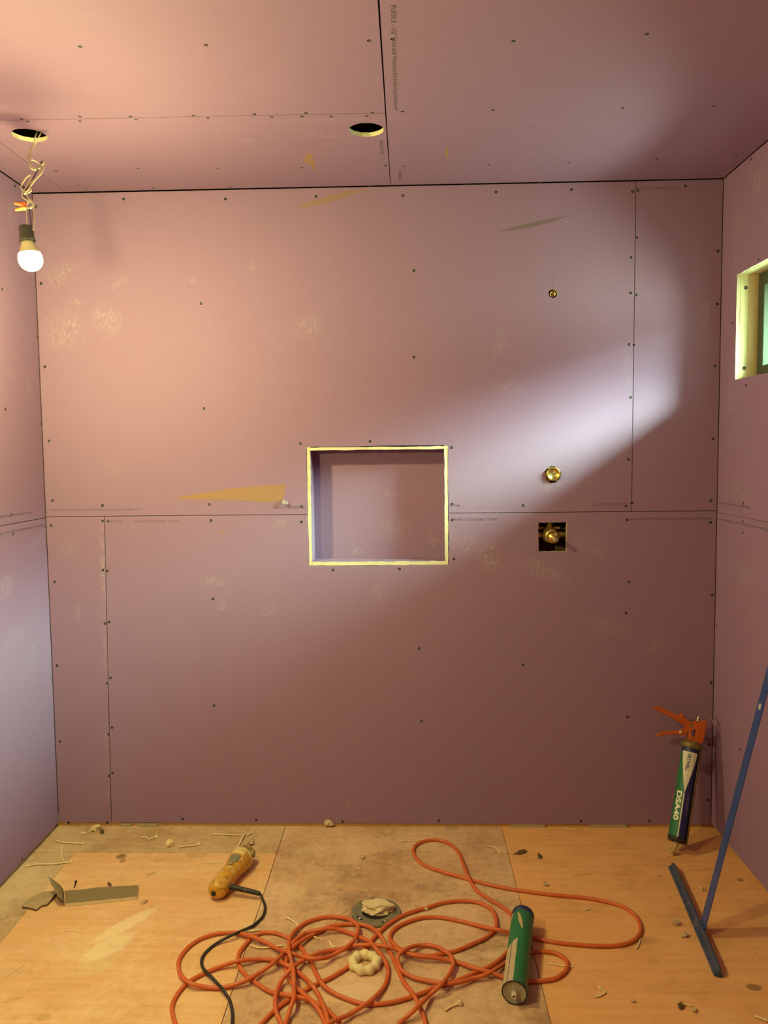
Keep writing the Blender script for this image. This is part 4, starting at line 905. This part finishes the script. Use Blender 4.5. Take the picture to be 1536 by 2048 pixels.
# ---------------------------------------------------------------- shavings, crumbs and other litter
M_shav = simple('cream_shaving', (.78, .62, .36), .85, var=.15, scale=90); M_chip = simple('tan_chip', (.58, .42, .24), .85, var=.2, scale=80); M_dk = simple('dark_chip', (.13, .075, .035), .85, var=.3)
GR = 'shavings and strings of dried adhesive on the floor'
def shaving(px, r, label, mat=None, end=None, cat='shaving', name='adhesive_string', z=None):
    P = [at(u, v, 'z', (z or r*1.05)) for u, v in px]; pts = catmull(P, 6); n = len(pts); rs = []
    for i, p in enumerate(pts):
        k = .75+.45*noise.noise(Vector((p.x*90, p.y*90, len(label))))
        if i in (0, n-1): k *= .55
        rs.append(r*max(.45, k))
    for i, p in enumerate(pts): p.z = max(p.z, rs[i]*.72+.0009)
    bm = bmesh.new(); tube(bm, pts, rs, 8, flat=.7)
    if end:
        b2 = bmesh.ops.create_icosphere(bm, subdivisions=2, radius=r*end)['verts']
        for v in b2: v.co = v.co*(1+.5*noise.noise(v.co*150))+pts[-1]+Z_*r*.4
    return tag(obj(name, bm, mat or M_shav, None, True), label, cat, GR)
for px, r, lab, end in [
 ([(112,1681),(129,1685),(145,1686),(165,1687)], .0040, 'pale adhesive string nearest the back left corner', 1.4),
 ([(123,1690),(123,1705),(122,1713),(127,1721)], .0042, 'short pale string pointing to the camera in the left corner', None),
 ([(50,1733),(68,1729),(86,1728),(108,1728),(128,1725),(142,1724)], .0042, 'longest pale string, beside the left wall', 1.3),
 ([(357,1694),(375,1692),(390,1691),(398,1688)], .0040, 'pale string along the back left, between lump and wood sticks', 1.6),
 ([(424,1668),(450,1669),(470,1670),(487,1670)], .0040, 'thin pale stick behind the yellow tool, lying along the wall', None),
 ([(489,1667),(482,1681),(474,1697)], .0055, 'thicker pale stick behind the yellow tool, pointing to the camera', None),
 ([(493,1671),(499,1668),(504,1665)], .0045, 'short stub beside the two sticks behind the yellow tool', None),
 ([(281,1676),(290,1674),(298,1679),(306,1675),(313,1674)], .0045, 'squiggle of pale foam near the back wall on the left', 1.5),
 ([(403,1726),(420,1727),(434,1726),(446,1724)], .0024, 'thin curved straw left of the yellow tool', None),
 ([(628,1686),(637,1694),(648,1702)], .0035, 'slanting pale shaving in middle of floor near the back wall', None),
 ([(797,1684),(806,1682),(813,1681)], .0030, 'short shaving left of the orange cord far loop', None),
 ([(819,1682),(836,1681),(855,1677),(871,1674)], .0030, 'long shaving behind the orange cord far loop', None),
 ([(572,1834),(584,1840),(594,1849),(601,1860)], .0040, 'bent shaving at the back of the orange tangle on the left', None),
 ([(622,1870),(630,1874),(637,1878)], .0040, 'small shaving under the upper left loop of orange cord', None),
 ([(431,1860),(446,1861),(462,1861)], .0028, 'straight shaving touching the leftmost orange loop', None),
 ([(497,1862),(508,1861),(519,1859)], .0048, 'chunky shaving between black cord and orange loops', None),
 ([(500,1889),(515,1895),(532,1895),(548,1892),(566,1891)], .0040, 'curved shaving inside the small left orange loop', None),
 ([(658,1881),(662,1888),(668,1895)], .0040, 'forked shaving in the middle orange loop above the cream ring', 1.3),
 ([(975,1693),(986,1694),(994,1699),(1000,1705)], .0035, 'branching shaving right of the orange cord far loop', 1.2),
 ([(889,2021),(902,2013),(912,2009),(920,2007)], .0042, 'pale shaving left of the green cartridge at the front', 1.9),
 ([(1190,1994),(1202,1990),(1210,1984),(1200,1977)], .0035, 'curled shaving right of the green cartridge at the front', 1.6),
 ([(1096,1926),(1115,1930),(1132,1932),(1146,1934)], .0030, 'straight shaving in the small orange loop right of the green cartridge', None),
 ([(1281,1876),(1278,1887),(1272,1898)], .0030, 'thin shaving at the right end of the orange loop', None),
 ([(1125,1656),(1138,1658),(1153,1661)], .0030, 'brown sliver by the back wall between the two grey shims', None),
 ([(1290,1655),(1294,1660),(1298,1665)], .0022, 'sliver against the back wall left of the gun', None),
 ([(1353,2001),(1360,2008),(1372,2009),(1386,2012)], .0032, 'pale sliver at front right, left of the T-square end', None),
 ([(1509,2032),(1522,2036),(1536,2042)], .0050, 'pale stick at the front right corner of floor', None),
 ([(6,1956),(26,1944),(49,1929)], .0018, 'thin straw at the left front edge of the plywood', None),
 ([(130,1863),(147,1862),(163,1867)], .0016, 'hair-thin curved straw in front of the grey strip', None),
 ([(1163,1818),(1172,1820),(1180,1816)], .0030, 'small dark-tan sliver inside the long right orange loop', None),
 ([(669,1847),(673,1838),(684,1827),(704,1815)], .0014, 'thin wire bent beside the grey floor flange', None)]:
    shaving(px, r, lab, None, end)
for (u, v_, d, lab, mt, seed) in [
 (191, 1660, (.020, .010, .010), 'pale chunk by the back wall near the left corner', M_shav, 1), (204, 1664, (.018, .008, .006), 'brown chunk by the back wall near the left corner', M_dk, 2),
 (339, 1692, (.014, .012, .014), 'cream lump on the floor near left part of the back wall', M_shav, 4), (500, 1687, (.024, .012, .012), 'curled pale chunk just behind the nose of the yellow tool', M_chip, 5),
 (657, 1653, (.018, .012, .018), 'pale pink blob against middle of the back wall', M_chip, 6), (897, 1651, (.012, .010, .012), 'pale blob against the back wall behind orange cord', M_chip, 7),
 (724, 1716, (.010, .009, .007), 'round crumb in the middle of the floor', M_chip, 8), (1091, 1771, (.008, .008, .007), 'crumb inside the long right orange loop', M_chip, 9),
 (1042, 1706, (.024, .008, .004), 'dark sliver on the right plywood sheet, left one of two', M_dk, 10), (1079, 1714, (.018, .007, .004), 'dark sliver on the right plywood sheet, right one of two', M_dk, 11),
 (1350, 1849, (.012, .009, .010), 'tan chip left of the blue T-square head', M_chip, 12), (1371, 1873, (.013, .008, .007), 'long tan chip touching left side of the blue T-square', M_chip, 13),
 (1405, 1781, (.007, .006, .007), 'tan chip between the blue head and blade', M_chip, 14), (1318, 1752, (.006, .005, .005), 'tiny pale chip left of the T-square far end', M_chip, 15),
 (1265, 2003, (.006, .006, .005), 'round pale crumb at the front, left of T-square', M_chip, 16), (1389, 2022, (.008, .006, .005), 'crumb at the front right below the T-square', M_chip, 17),
 (219, 1771, (.012, .005, .005), 'dark chip behind the grey drywall strip', M_dk, 18), (165, 1669, (.009, .006, .006), 'pale crumb in the back left corner area', M_shav, 19), (1362, 2014, (.012, .008, .005), 'dark crumbly chip at the front right', M_dk, 20),
 (288, 1806, (.006, .012, .005), 'pale chip right of the grey drywall strip', M_chip, 21), (852, 1821, (.007, .006, .006), 'pale crumb inside the upper right orange loop', M_shav, 22)]:
    lump('plaster_chip', at(u, v_, 'z', .0008), d, lab, 'chip', mt, seed, 2, .95, 1.9, GR, facet=True, rot=seed)
# crumbs nobody could count
bm = bmesh.new()
for i in range(620):
    if random.random() < .45: x, y = random.uniform(XL+.03, XR-.03), random.uniform(2.7, YB-.01)
    else: x, y = random.uniform(XL+.03, XR-.03), random.uniform(1.7, 2.9)
    s = random.choice((.0011, .0014, .0018, .0024))*random.uniform(.8, 1.3)
    vs = bmesh.ops.create_icosphere(bm, subdivisions=1, radius=s)['verts']; c0 = Vector((x, y, s*.5+.0007)); sq = random.uniform(.6, 1.8)
    for v in vs: v.co = Vector((v.co.x*sq, v.co.y, v.co.z*.7))*(1+.3*noise.noise(v.co*900+c0*50))+c0
tag(obj('plaster_crumbs', bm, M_shav), 'fine plaster crumbs strewn over the plywood floor', 'crumbs', kind='stuff')
